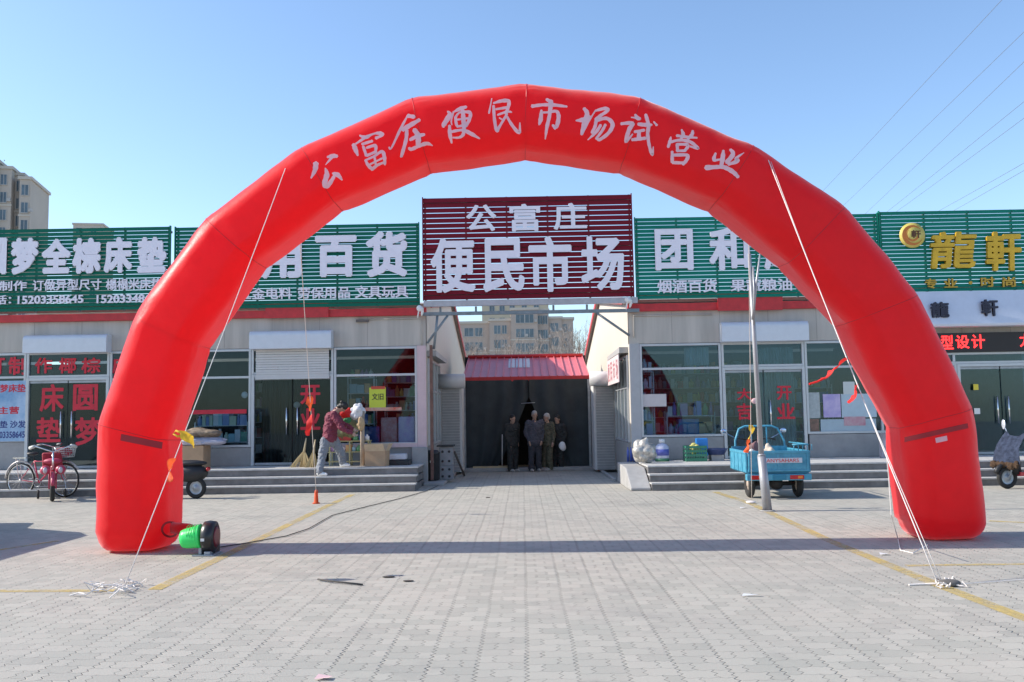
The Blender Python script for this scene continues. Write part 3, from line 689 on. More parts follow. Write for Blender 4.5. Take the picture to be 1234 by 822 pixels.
D3 = 260; b3 = P(104, 275, D3)
apartment('apartment_block', 'top of a distant pale apartment block above the mattress sign', b3.x, D3, R(10), [(-3.6, 4.5, 0, 12, P(104, 271, D3).z, [(-2, 1.5), (2, 1.5)], 3)], tan2, tan2)

# bare winter trees behind the shed
bark = mat('bare_bark', (.30, .25, .215), .9, var=.25, scale=8)
def bare_tree(x, y, h, label, seed):
    rr = random.Random(seed); o = thing('bare_tree', label, 'tree', (x, y, 0), group='bare trees behind the shed')
    t = MB(); t.tube([(x, y, 0), (x+.05, y, h*.2), (x+rr.uniform(-.1, .1), y, h*.42)], [h*.022, h*.017, h*.012], 7); t.build('trunk', bark, o)
    c = MB()
    def br(p, dr, L, r, lv):
        q = p; pts = [p]
        for k in range(3):
            dr = (dr+Vector((rr.uniform(-.25, .25), rr.uniform(-.25, .25), rr.uniform(-.05, .22)))).normalized(); q = q+dr*L/3; pts.append(q)
        c.tube(pts, [r, r*.85, r*.65, r*.4], 4 if lv < 2 else 3, caps=False)
        if lv < 4:
            for k in range(4 if lv < 2 else 3):
                a = pts[rr.choice((1, 2, 3))]; e = (dr+Vector((rr.uniform(-1, 1), rr.uniform(-1, 1), rr.uniform(-.2, .7)))*.85).normalized()
                br(a, e, L*rr.uniform(.5, .72), r*.55, lv+1)
    for k in range(6):
        a = 2*math.pi*k/6+rr.uniform(-.4, .4); z = h*rr.uniform(.2, .42)
        br(Vector((x, y, z)), Vector((math.cos(a)*.6, math.sin(a)*.6, 1)).normalized(), h*.32, h*.009, 0)
    c.build('crown', bark, o)
tl = ['bare tree behind the left end of the red shed roof', 'bare tree second from the left behind the red shed roof', 'bare tree behind the white skylight of the red shed roof', 'bare tree right of the skylight behind the red shed roof', 'bare tree near the right end of the tan apartment block', 'bare tree against the sky beside the right alley gable']
for i, (px, Y, top) in enumerate([(563, 60, 402), (588, 66, 400), (614, 58, 407), (640, 64, 403), (668, 60, 404), (697, 55, 392)]):
    p = P(px, 450, Y); bare_tree(p.x, Y, P(px, top, Y).z, tl[i], 11+i)

# overhead cables
cab = mat('cable_grey', (.13, .14, .16), .6)
for i, (a, b) in enumerate([((992, 225), (1205, 0)), ((1025, 235), (1234, 36)), ((1062, 235), (1234, 72)), ((1068, 252), (1234, 120)), ((1082, 250), (1234, 140)), ((1140, 246), (1234, 194)), ((1150, 250), (1234, 203))]):
    p = P(a[0]-60, a[1]+64*(a[1]-b[1])/(b[0]-a[0]), 95); q = P(b[0], b[1], 42)
    q2 = p+(q-p)*1.35; pts = [p.lerp(q2, k/14)+Vector((0, 0, -.35*4*(k/14)*(1-k/14)*.35)) for k in range(15)]
    tag(MB().tube(pts, .011, 5).build('overhead_cable', cab), ['overhead cable', 'overhead cable', 'overhead cable', 'overhead cable', 'overhead cable', 'overhead cable', 'overhead cable'][i]+[' highest and leftmost of the seven in the blue sky', ' second from the top in the blue sky', ' third from the top in the blue sky', ' fourth from the top in the blue sky', ' fifth from the top in the blue sky', ' sixth from the top, just above the lowest one', ' lowest of the seven, nearest the salon sign'][i], 'cable', 'overhead cables crossing the sky')

# ================================================================== INFLATABLE ARCH
AY = 11.55
J = [((118, 657), (218, 657)), ((122, 508), (218, 532)), ((166, 380), (253, 421)), ((250, 263), (320, 324)), ((366, 179), (412, 256)), ((498, 119), (519, 210)), ((634, 102), (633, 195)),
     ((771, 119), (746, 210)), ((906, 176), (855, 256)), ((1016, 249), (938, 325)), ((1104, 356), (1005, 395)), ((1168, 489), (1068, 517)), ((1188, 646), (1082, 649))]
hd = .45
def sq(c, e=.72): return math.copysign(abs(c)**e, c)
secs = []
for o_, i_ in J:
    a = P(*o_, AY); b = P(*i_, AY); secs.append(((a+b)/2, (a-b)/2*.85))
secs[0] = (Vector((secs[0][0].x, AY, 0)), Vector((secs[0][1].x, 0, 0))); secs[-1] = (Vector((secs[-1][0].x, AY, 0)), Vector((secs[-1][1].x, 0, 0)))
red = mat('red_arch_fabric', (.90, .011, .020), .40, var=.04, scale=4, trans=.50, spec=.35, bump=.35)
_b = red.node_tree.nodes['Principled BSDF']; _b.inputs['Sheen Weight'].default_value = .85; _b.inputs['Sheen Roughness'].default_value = .45; _b.inputs['Sheen Tint'].default_value = (1, .7, .7, 1)
NA = 72
def ring(c, u, sc, hs=1):
    # rounded box section: arc corners joined by slightly bulging flats
    L_ = max(u.length, .01); a_, b_ = L_*sc, hd*hs*sc; r_ = .62*min(a_, b_); out = []
    ud = u/L_
    for qd in range(4):
        sx_, sy_ = ((1, 1), (-1, 1), (-1, -1), (1, -1))[qd]; cx_, cy_ = sx_*(a_-r_), sy_*(b_-r_)
        for k in range(NA//4):
            th = (qd+ (k+.5)/(NA//4))*math.pi/2; out.append((cx_+r_*math.cos(th), cy_+r_*math.sin(th)))
    return [c+ud*x_+Vector((0, y_*(1+.03*(1-min(1, (x_/a_)**2))), 0)) for x_, y_ in out]
rings = []; jr = []
NSUB = 18
for i in range(len(secs)-1):
    (c0_, u0), (c1_, u1) = secs[i], secs[i+1]
    for k in range(NSUB):
        t = k/NSUB; c = c0_.lerp(c1_, t); u = u0.lerp(u1, t); bul = (4*t*(1-t))**.5 if 0 < t < 1 else 0
        if k == 0: jr.append(len(rings))
        sc = 1+.022*bul
        if i == 0:
            zz = c.z
            if k == 0: continue
        rg_ = ring(c, u, sc, 1+.01*bul)
        pk_ = max(0, 1-min(t, 1-t)/.17)**1.5*(0 if t == 0 or (i == 0 and t < .5) or (i == len(secs)-2 and t > .5) else 1)          # gathered puckers beside each seam
        for q_, v_ in enumerate(rg_):
            dv = (v_-c).normalized(); v_ += dv*(.024*pk_*mnoise.noise(Vector((q_*.55, i*7.3+(0 if t < .5 else 1), 2.1)))+.010*mnoise.noise(Vector((v_.x*.9, v_.z*.9, v_.y*2)))+.006*bul*mnoise.noise(Vector((q_*.13, i*3.1+t*1.2, 5))))
        if min(v_.z for v_ in rg_) < .22 and i in (0, len(secs)-2): continue
        rings.append(rg_)
c, u = secs[-1]
def foot(c, u): return [ring(Vector((c.x, c.y, z)), u, s_) for z, s_ in ((.008, .60), (.025, .74), (.07, .86), (.13, .93), (.20, .975))]
rings = foot(*secs[0])+rings[0:]
rings = rings+foot(*secs[-1])[::-1]
am = MB(); vs = [v for r_ in rings for v in r_]; NR = len(rings)
# small creases near the joints
for i_v, v in enumerate(vs):
    v += mnoise.noise_vector(v*1.6)*.018+mnoise.noise_vector(v*4.5)*.008
am.add(vs, [(i*NA+k, i*NA+(k+1) % NA, (i+1)*NA+(k+1) % NA, (i+1)*NA+k) for i in range(NR-1) for k in range(NA)]+[tuple(range(NA)), tuple(range((NR-1)*NA, NR*NA))], True)
arch = thing('inflatable_arch', 'giant red inflatable arch with white brush characters spanning the plaza', 'arch', (.15, AY, 0))
tube_o = am.build('tube_body', red, arch)
bv = BVHTree.FromPolygons(vs, am.f)
def on_arch(px, py, off=.008):
    dr = ray(px, py).normalized(); h = bv.ray_cast(CAMC, dr)
    if h[0] is None: h = (P(px, py, AY-hd),)
    return h[0]-dr*off
sm_ = mat('seam_red', (.55, .008, .014), .5)
for i in range(1, len(secs)-1):
    c, u = secs[i]; q = MB(); pr = ring(c, u, 1.0); 
    pr = [p+mnoise.noise_vector(p*1.6)*.018+mnoise.noise_vector(p*4.5)*.008 for p in pr]
    q.tube(pr, .0045, 5, closed=True); q.build('seam', sm_, arch)
# brush lettering, traced stroke by stroke (x, y, width) at 10.28 px per photo pixel
BR = {
'gong': ((370, 150), [[(110, 475, 70), (100, 560, 60), (50, 665, 20)], [(250, 405, 25), (320, 390, 55), (375, 395, 40)], [(310, 405, 40), (230, 500, 10)], [(225, 540, 15), (245, 620, 65), (215, 740, 60), (255, 760, 60), (320, 670, 45), (345, 620, 35)], [(315, 605, 25), (380, 625, 60), (435, 690, 18)]]),
'fu': ((370, 150), [[(650, 135, 20), (720, 160, 50), (790, 130, 30)], [(575, 245, 50), (600, 310, 60), (630, 385, 25)], [(605, 240, 25), (720, 165, 35), (830, 115, 25), (905, 110, 50), (940, 130, 30), (850, 170, 40)], [(680, 245, 35), (810, 205, 35)], [(695, 270, 35), (735, 388, 38)], [(735, 290, 30), (845, 262, 42), (850, 330, 34)], [(735, 388, 35), (860, 335, 35)], [(722, 440, 30), (760, 510, 42), (815, 560, 42)], [(722, 445, 26), (830, 395, 30), (930, 335, 40), (958, 410, 48), (965, 500, 28)], [(805, 555, 45), (880, 500, 34), (960, 470, 30)], [(835, 395, 30), (855, 515, 28)], [(770, 500, 24), (930, 420, 24)]]),
'zhuang': ((460, 120), [[(320, 200, 50), (405, 215, 50)], [(255, 375, 55), (350, 320, 60), (470, 250, 40)], [(320, 200, 20), (230, 370, 34), (120, 600, 22), (90, 590, 22)], [(310, 380, 45), (300, 500, 46), (248, 690, 40), (245, 712, 16)], [(350, 500, 40), (440, 455, 50), (530, 432, 36)], [(400, 370, 55), (450, 450, 70), (450, 560, 60)], [(335, 600, 35), (370, 615, 45), (460, 575, 45), (560, 545, 48), (630, 572, 12)]]),
'bian': ((460, 120), [[(815, 145, 20), (840, 190, 60), (770, 310, 58), (770, 345, 20)], [(840, 320, 34), (845, 430, 50), (868, 540, 22)], [(900, 150, 22), (970, 115, 50), (1050, 90, 34)], [(890, 150, 25), (862, 260, 20), (870, 315, 14)], [(960, 160, 22), (915, 225, 34), (930, 325, 38)], [(960, 160, 26), (1090, 160, 45), (1085, 250, 42), (1035, 330, 48)], [(1005, 130, 44), (1010, 230, 56), (1020, 350, 48)], [(930, 250, 24), (1080, 230, 28)], [(930, 335, 28), (1045, 318, 38)], [(1022, 340, 48), (1010, 430, 45), (960, 470, 32), (880, 472, 20)], [(868, 398, 38), (1000, 378, 35), (1100, 420, 52), (1215, 485, 18)]]),
'min': ((580, 105), [[(130, 140, 14), (95, 325, 24)], [(150, 200, 25), (260, 170, 45), (340, 178, 48), (330, 260, 40), (300, 330, 40)], [(180, 275, 28), (330, 250, 36)], [(152, 230, 34), (163, 400, 40), (192, 540, 42), (225, 490, 34), (320, 330, 30)], [(200, 345, 24), (320, 305, 34), (378, 312, 16)], [(315, 360, 28), (380, 470, 40), (468, 565, 42), (478, 440, 14)], [(222, 380, 18), (255, 400, 18)]]),
'shi': ((580, 105), [[(805, 150, 34), (875, 190, 60)], [(625, 238, 45), (760, 220, 40), (900, 222, 45), (1062, 242, 26)], [(862, 190, 60), (845, 350, 46), (812, 500, 44), (792, 645, 14)], [(745, 285, 30), (735, 400, 55), (715, 468, 22)], [(750, 315, 24), (840, 312, 30), (930, 300, 40), (958, 370, 52), (930, 490, 50), (880, 470, 30)], [(905, 500, 40), (915, 525, 14)]]),
'chang': ((690, 115), [[(40, 312, 18), (130, 302, 60), (220, 262, 36)], [(140, 160, 40), (180, 230, 60), (140, 370, 60), (112, 485, 38)], [(120, 460, 40), (200, 320, 26), (285, 185, 16)], [(285, 190, 28), (400, 162, 45), (438, 185, 40), (340, 255, 42), (285, 305, 48)], [(290, 315, 42), (278, 385, 42), (238, 465, 36)], [(290, 312, 42), (420, 285, 45), (495, 355, 55), (450, 460, 46), (330, 550, 40), (300, 510, 26)], [(350, 365, 35), (290, 455, 42), (188, 552, 12)], [(408, 360, 34), (365, 440, 36), (290, 540, 30)]]),
'try': ((690, 115), [[(775, 235, 26), (800, 278, 52), (840, 292, 34)], [(725, 272, 14), (800, 280, 30)], [(600, 352, 38), (742, 345, 48), (700, 425, 55), (660, 575, 40), (745, 478, 18)], [(810, 355, 40), (900, 365, 50), (985, 365, 26)], [(905, 235, 40), (940, 370, 50), (930, 480, 45), (952, 630, 40), (988, 735, 38), (1000, 635, 12)], [(1005, 325, 20), (1045, 372, 32)], [(765, 452, 34), (890, 430, 36)], [(822, 450, 50), (820, 530, 50)], [(735, 550, 38), (820, 540, 45), (905, 530, 38)]]),
'ying': ((790, 145), [[(260, 190, 36), (380, 205, 36), (515, 218, 22)], [(322, 115, 22), (342, 180, 50), (315, 218, 38)], [(460, 128, 30), (450, 180, 46), (395, 235, 30)], [(190, 205, 16), (178, 260, 42), (155, 335, 34)], [(170, 275, 32), (300, 245, 36), (430, 268, 42), (528, 350, 34), (430, 322, 26)], [(268, 290, 40), (272, 385, 40)], [(268, 298, 34), (402, 305, 40), (360, 380, 40)], [(270, 378, 32), (370, 378, 32)], [(205, 385, 34), (207, 522, 46)], [(210, 432, 40), (388, 432, 42), (385, 490, 46), (338, 548, 36)], [(208, 525, 40), (350, 528, 40)]]),
'ye': ((790, 145), [[(745, 405, 24), (722, 480, 48), (745, 505, 22)], [(840, 372, 28), (832, 460, 60), (812, 575, 48)], [(925, 362, 36), (960, 420, 56), (880, 525, 58)], [(1095, 402, 10), (1000, 470, 40), (1015, 505, 52), (900, 548, 34)], [(720, 500, 30), (830, 480, 26)], [(620, 588, 68), (780, 578, 48), (860, 585, 55), (960, 640, 56), (1025, 705, 42)]])}
lm = mat('arch_letter_film', (.84, .62, .70), .5, var=.08, scale=8, trans=.3)
for nm, ((ox, oy), strokes) in BR.items():
    mb = MB()
    for si, st in enumerate(strokes):
        pts = [Vector((x/10.28, y/10.28, wd/10.28)) for x, y, wd in st]
        # Catmull-Rom
        out = []
        for k in range(len(pts)-1):
            p0, p1, p2, p3 = pts[max(k-1, 0)], pts[k], pts[k+1], pts[min(k+2, len(pts)-1)]
            for t in [q/6 for q in range(6)]:
                out.append(.5*((2*p1)+(p2-p0)*t+(2*p0-5*p1+4*p2-p3)*t*t+(3*p1-p0-3*p2+p3)*t**3))
        out.append(pts[-1]); e = out
        L_, R_ = [], []
        for k, p in enumerate(e):
            t = (e[min(k+1, len(e)-1)]-e[max(k-1, 0)]).to_2d(); t = t.normalized() if t.length else Vector((1, 0)); nrm = Vector((-t.y, t.x))
            hw = max(.4, p.z)*.49*(1+.08*math.sin(k*1.7+si))
            L_.append((p.x+nrm.x*hw, p.y+nrm.y*hw)); R_.append((p.x-nrm.x*hw, p.y-nrm.y*hw))
        t0 = (e[1]-e[0]).to_2d().normalized(); t1 = (e[-1]-e[-2]).to_2d().normalized()
        L_ = [(e[0].x-t0.x*e[0].z*.3, e[0].y-t0.y*e[0].z*.3)]+L_+[(e[-1].x+t1.x*e[-1].z*.3, e[-1].y+t1.y*e[-1].z*.3)]
        R_ = [(L_[0][0]+.05, L_[0][1]+.05)]+R_+[(L_[-1][0]+.05, L_[-1][1]+.05)]
        n = len(L_); V_ = [on_arch(ox+x, oy+y, .010+.0006*si) for x, y in L_+R_]
        mb.add(V_, [(k, k+1, n+k+1, n+k) for k in range(n-1)], True)
    mb.build('character', lm, arch)
def decal(name, pts, m, par=arch, off=.010, nsub=12):
    e = []
    for a, b in zip(pts, pts[1:]+pts[:1]): e += [(a[0]+(b[0]-a[0])*t/nsub, a[1]+(b[1]-a[1])*t/nsub) for t in range(nsub)]
    k = len(e)//2; mb = MB(); V_ = []
    L_ = e[:len(pts)*nsub//4*2+1] 
    top = [(pts[0][0]+(pts[1][0]-pts[0][0])*t/nsub, pts[0][1]+(pts[1][1]-pts[0][1])*t/nsub) for t in range(nsub+1)]
    bot = [(pts[3][0]+(pts[2][0]-pts[3][0])*t/nsub, pts[3][1]+(pts[2][1]-pts[3][1])*t/nsub) for t in range(nsub+1)]
    n = nsub+1
    f1 = [on_arch(x, y, off) for x, y in top+bot]; mb.add(f1, [(q, q+1, n+q+1, n+q) for q in range(nsub)], True)
    return mb.build(name, m, par)
flm = mat('flap_dark_red', (.30, .006, .012), .6)
decal('vent_flap', [(146, 523), (196, 533), (195, 541), (145, 531)], flm); decal('vent_flap', [(1090, 527), (1166, 510), (1167, 516), (1090, 533)], flm)
decal('maker_label', [(1127, 528), (1141, 525), (1142, 531), (1128, 534)], mat('label_pink', (.70, .35, .38), .6))
# round inlet patch on the left leg
mb = MB(); cpt = (205, 638)
f1 = [on_arch(cpt[0]+11*math.cos(a), cpt[1]+10*math.sin(a), .012) for a in [2*math.pi*k/20 for k in range(20)]]; f2 = [on_arch(cpt[0]+8.5*math.cos(a), cpt[1]+7.6*math.sin(a), .016) for a in [2*math.pi*k/20 for k in range(20)]]
mb.add(f1+f2, [(k, (k+1) % 20, 20+(k+1) % 20, 20+k) for k in range(20)], True); mb.build('inlet_ring', flm, arch)
# printed folds on the top edge of the arch
for a, b in (((392, 208), (470, 168)), ((610, 121), (633, 113)), ((745, 145), (770, 128))):
    pass

# ------------------------------------------------------------------ guy ropes, anchors and rags
ropem = mat('white_rope', (.72, .66, .62), .8, var=.1, scale=40)
def proj(p):
    v = CAMR.transposed() @ (Vector(p)-CAMC); return PCX+FPX*v.x/-v.z, PCY-FPX*v.y/-v.z
def rope(a, b, label, r=.007, sag=.0):
    pts = [a.lerp(b, k/10)-Vector((0, 0, sag*4*(k/10)*(1-k/10))) for k in range(11)]
    tag(MB().tube(pts, r, 6).build('guy_rope', ropem), label, 'rope', 'guy ropes of the red arch'); return pts
g1 = G(150, 711); g2 = G(1130, 706); g3 = G(381, 607); g4 = G(906, 606)
r1a = on_arch(344, 203, 0); r2a = on_arch(926, 193, 0)
R1 = rope(r1a, g1+Vector((0, 0, .03)), 'white guy rope from the arch left shoulder to a heap of cord', .0048, sag=.03)
R2 = rope(r2a, g2+Vector((0, 0, .03)), 'white guy rope from the right shoulder of the arch to the yellow line', .0055, sag=.03)
rope(r2a+Vector((.03, 0, -.02)), g2+Vector((.05, .02, .03)), 'slack second white guy rope beside the right front one', .0035, sag=.12)
R3 = rope(P(359, 250, AY+.45), g3+Vector((0, 0, .2)), 'thin white guy rope behind the arch running down to a red weight', .0058)
R4 = rope(P(902, 262, AY+.45), g4+Vector((0, 0, .05)), 'thin white guy rope falling beside the grey lamp post', .0058)
def heap(c, n, rad, name, label, r=.008, fl=.3):
    mb = MB(); rr = random.Random(int(c.x*100))
    for k in range(n):
        a = rr.uniform(0, 6.3); p = c+Vector((math.cos(a)*rad*.3, math.sin(a)*rad*fl, .012)); pts = []
        for j in range(7):
            p = p+Vector((rr.uniform(-1, 1)*rad*.35, rr.uniform(-1, 1)*rad*.35*fl, 0)); p.z = .010+abs(rr.gauss(0, .03)); pts.append(p.copy())
        mb.tube(pts, r, 5)
    return tag(mb.build(name, ropem), label, 'rope heap')
heap(g1+Vector((-.05, 0, 0)), 14, .34, 'rope_heap', 'heap of tangled white cord on the paving at front left', .006, .6)
heap(g2+Vector((.03, 0, 0)), 7, .2, 'rope_heap', 'small tangle of white cord on the yellow line at front right', .007, .5)
mb = MB(); mb.tube([g2+Vector((-.25, .02, .008)), g2+Vector((-.1, .03, .012)), g2+Vector((0, 0, .02))], .009, 5); mb.tube([g2+Vector((0, 0, .015)), g2+Vector((.25, .02, .012)), g2+Vector((1.1, .25, .008))], .004, 5)
tag(mb.build('rope_end', ropem), 'loose rope end trailing right across the paving', 'rope')
mb = MB(); mb.ball(g2+Vector((.09, -.03, .03)), .10, .06, .035); tag(mb.build('anchor_stone', mat('stone_dark', (.13, .12, .11), .9, var=.3), noisy=.015), 'dark flat stone weighing down the right front rope', 'stone')
s0 = P(1062, 520, AY-.9); 
mb = MB(); mb.tube([P(1068, 545, 9.6), P(1071, 575, 9.7), P(1074, 620, 9.75), G(1082, 650)+Vector((0, 0, .01)), G(1085, 664)+Vector((0, 0, .01)), G(1100, 668)+Vector((0, 0, .012)), G(1118, 662)+Vector((0, 0, .05))], .006, 5)
tag(mb.build('loose_cord', ropem), 'loose white cord dangling and lying beside the right front rope', 'cord')
def rag(label, pts, wd, col, Y=None, nm='cloth_rag', twist=1.5, seed=0, grp='rags tied to the guy ropes'):
    """cloth strip hanging along 3D points"""
    P3 = [Vector(p) for p in pts]; mb = MB(); n = 14; m_ = 5; vs = []
    for i in range(n+1):
        t = i/n*(len(P3)-1); k = min(int(t), len(P3)-2); p = P3[k].lerp(P3[k+1], t-k)
        tt = i/n; w2 = wd*(.25+.75*math.sin(math.pi*min(tt*.75+.12, 1)))
        a = twist*tt+seed
        for j in range(m_+1):
            s_ = (j/m_-.5); off = Vector((math.cos(a), math.sin(a)*.8, .15*math.sin(a*2)))*w2*s_
            q = p+off; q += mnoise.noise_vector(q*14+Vector((seed, 0, 0)))*wd*.22; vs.append(q)
    mb.add(vs, [(i*(m_+1)+j, (i+1)*(m_+1)+j, (i+1)*(m_+1)+j+1, i*(m_+1)+j+1) for i in range(n) for j in range(m_)], True)
    return tag(mb.build(nm, col), label, 'rag', grp)
orange = mat('orange_cloth', (.80, .12, .03), .7, var=.15, trans=.35); yell = mat('yellow_cloth', (.78, .50, .04), .7, var=.12, trans=.35); scar = mat('scarlet_cloth', (.75, .03, .025), .7, var=.12, trans=.3)
def atY(pts, px):   # depth on a rope at pixel x
    best = min(((abs(proj(a.lerp(b, t/20))[0]-px), a.lerp(b, t/20).y) for a, b in zip(pts[:-1], pts[1:]) for t in range(20)))
    return best[1]
def ropeY(pts, py):
    best = min(((abs(proj(a.lerp(b, t/20))[1]-py), a.lerp(b, t/20).y) for a, b in zip(pts[:-1], pts[1:]) for t in range(20))); return best[1]
y = ropeY(R1, 525)-.02
rag('yellow rag knotted on the left front rope', [P(221, 520, y), P(226, 529, y), P(234, 541, y)], .13, yell, seed=.3)
mb = MB(); mb.tube([P(222, 523, y), P(212, 519, y), P(209, 523, y), P(214, 526, y), P(222, 524, y)], .012, 6); tag(mb.build('rope_loop', yell), 'pale yellow loop sticking out from the left front rope', 'loop')
y = ropeY(R1, 570)-.02
rag('orange rag hanging low on the left front rope', [P(208, 553, y), P(205, 566, y), P(205, 582, y)], .14, orange, seed=1.1)
y = ropeY(R3, 485)-.02
rag('orange rag high on the thin left rear rope', [P(373, 477, y), P(373, 486, y), P(374, 496, y)], .16, orange, seed=.2)
rag('red rag below the orange one on the left rear rope', [P(375, 500, y), P(373, 510, y), P(370, 525, y)], .12, scar, seed=2.2)
y = ropeY(R2, 440)-.02
rag('long scarlet streamer blown left from the right front rope', [P(1021, 431, y), P(1012, 440, y), P(1000, 449, y), P(992, 457, y)], .14, scar, seed=.4, twist=2)
mb = MB(); mb.tube([P(993, 456, y), P(985, 460, y), P(975, 463, y)], .012, 5); tag(mb.build('streamer_tail', scar), 'thin twisted tail of the scarlet streamer', 'streamer')
y = ropeY(R2, 475)-.02
rag('scarlet rag bunched on the right front rope below the streamer', [P(1032, 462, y), P(1031, 474, y), P(1024, 484, y)], .2, scar, seed=.9, twist=1)
y = ropeY(R4, 535)-.03
rag('yellow rag tied on the right rear rope before the tricycle', [P(905, 512, y), P(906, 520, y), P(902, 530, y)], .14, yell, seed=.1)
rag('orange rag tied lowest on the right rear rope', [P(903, 530, y), P(901, 537, y), P(898, 545, y)], .16, orange, seed=.7)
q = MB(); q.lathe([(.07, 0), (.07, .02), (.045, .025), (.03, .24), (.012, .26)], Matrix.Translation(g3), 14); tag(q.build('rope_weight', orange), 'small orange cone weight on the paving under the left rear rope', 'weight')
q = MB(); q.ball(g4+Vector((-.05, -.1, .02)), .09, .06, .03); tag(q.build('rope_knot', ropem, noisy=.02), 'knot of pale cord at the foot of the lamp post', 'knot')

# ------------------------------------------------------------------ blower
bl = G(247, 669); bo = thing('air_blower', 'black fan blower with bright green motor cover beside the left arch leg', 'blower', bl)
KB = .86
def BM(dx, dy, dz, ax_='Y', deg=90): return Matrix.Translation(bl+Vector((dx, dy, dz))) @ Matrix.Rotation(R(deg), 4, ax_)
q = MB(); q.lathe([(.001, -.09), (.16, -.09), (.21, -.07), (.22, 0), (.21, .07), (.16, .09), (.001, .09)], BM(.05, .06, .245) , 26); q.box(bl.x-.02, bl.x+.12, bl.y+.05, bl.y+.26, .02, .22); hs_ = q.build('fan_housing', mat('housing_black', (.02, .017, .018), .35, var=.3), bo)
q = MB(); q.lathe([(.001, .091), (.10, .091), (.15, .094), (.10, .097), (.001, .097)], BM(.05, .06, .245), 20); q.build('intake_grille', mat('intake_red', (.16, .02, .03), .4), hs_)
q = MB(); gm_ = mat('bright_green_plastic', (.06, .85, .20), .35, var=.06, trans=.25)
tilt = Matrix.Translation(bl+Vector((-.05, .02, .255))) @ Matrix.Rotation(R(-97), 4, 'Y') @ Matrix.Rotation(R(0), 4, 'X')
q.lathe([(.001, 0), (.165, 0), (.17, .015), (.155, .06), (.135, .22), (.118, .275), (.10, .285), (.001, .285)], tilt, 24)
gc = q.build('motor_cover', gm_, bo)
q = MB()
for k in range(5): q.torus(.168-.008*k*1.0, .004, Matrix.Translation(bl+Vector((-.06-.04*k, .02, .255+.005*k))) @ Matrix.Rotation(R(-97), 4, 'Y'), 24, 5)
q.build('cover_rib', mat('green_rib', (.02, .55, .10), .4), gc)
q = MB(); q.box(bl.x-.14, bl.x+.16, bl.y-.13, bl.y+.22, 0.003, .02); q.box(bl.x-.07, bl.x-.03, bl.y-.06, bl.y+.1, .02, .12); q.box(bl.x+.02, bl.x+.1, bl.y-.1, bl.y+.1, .02, .06); q.build('stand', steel, bo, bevel=.004)
q = MB(); q.box(bl.x-.005, bl.x+.045, bl.y-.175, bl.y-.162, .21, .245); q.build('switch_plate', white, bo)
for _o in bo.children_recursive:
    if _o.parent == bo: pass
bo.scale = (.86, .86, .86)
a = on_arch(206, 636, -.05); q = MB(); q.tube([a, a.lerp(bl+Vector((-.1, .22, .2)), .5)+Vector((0, .05, .02)), bl+Vector((0, .18, .16))], [.07, .075, .065], 14); tag(q.build('air_sleeve', red), 'short red fabric sleeve joining blower and arch leg', 'sleeve')
pts = [G(*p)+Vector((0, 0, .012)) for p in ((262, 661), (300, 655), (345, 647), (372, 638), (400, 622), (435, 613), (480, 602), (515, 592), (540, 580), (555, 570))]
tag(MB().tube(pts, .0065, 6).build('power_cable', black), 'black power cable running from the blower to the alley', 'cable')
tag(MB().tube([G(383, 700)+Vector((0, 0, .015)), G(400, 703)+Vector((0, 0, .02)), G(437, 706)+Vector((0, 0, .012))], .009, 6).build('stick', mat('dark_stick', (.06, .055, .05), .8)), 'dark stick lying alone on the paving', 'stick')
for i, (px, py, s_, l) in enumerate([(468, 696, .065, 'dark flat leaf on the paving, left of two'), (492, 701, .055, 'dark flat leaf on the paving, right of two'), (588, 566+34, .05, 'dark scrap on the paving in mid plaza')]):
    c = G(px, py); q = MB(); q.ball(c+Vector((0, 0, .008)), s_, s_*.5, .007); tag(q.build('leaf', mat('dead_leaf', (.05, .045, .04), .9), noisy=.004), l, 'leaf')
for i, (px, py, l) in enumerate([(1065, 669, 'white paper scrap beside the yellow line'), (389, 819, 'pinkish paper scrap at the bottom edge of the plaza'), (905, 719, 'long pale paper strip on the open paving'), (895, 613, 'white scrap near the foot of the lamp post'), (526, 583, 'white paper scrap at the alley corner')]):
    c = G(px, py); q = MB(); q.quad((-.07, -.03, .01), (.06, -.04, .02), (.08, .04, .012), (-.05, .05, .025)); q.v = [Vector((v.x*(.7 if i != 2 else 1.2)+c.x, v.y*(.7 if i != 2 else .35)+c.y, v.z)) for v in q.v]
    tag(q.build('paper_scrap', mat('scrap_pink', (.75, .5, .5), .8) if i == 1 else white), l, 'litter')

# ------------------------------------------------------------------ lamp post
lp = G(925, 616); po = thing('lamp_post', 'leaning grey steel lamp post with forked top and thick sleeve at its foot', 'lamp post', lp)
pm = mat('galvanised', (.34, .35, .37), .45, .35, var=.12, scale=4)
mid = P(917.5, 549, lp.y); top = P(903, 306, lp.y)
q = MB(); q.tube([lp, mid], [.074, .066], 20); q.tube([mid, mid+Vector((-.004, 0, .03))], [.069, .045], 20); q.build('sleeve', pm, po)
q = MB(); q.tube([mid-Vector((0, 0, .02)), mid.lerp(top, .55), top], [.043, .038, .029], 16); q.build('pole', pm, po)
q = MB(); q.tube([P(907, 385, lp.y-.03), P(911, 345, lp.y-.06), P(916, 306, lp.y-.1)], [.022, .02, .015], 12); q.tube([P(908.5, 392, lp.y-.02), P(909, 350, lp.y-.08), P(907.5, 322, lp.y-.02)], .018, 8); q.build('arm', pm, po)
q = MB(); q.lathe([(.12, .003), (.12, .012), (.085, .02), (.085, .012)], Matrix.Translation(lp), 20); q.build('base_flange', conc, po)
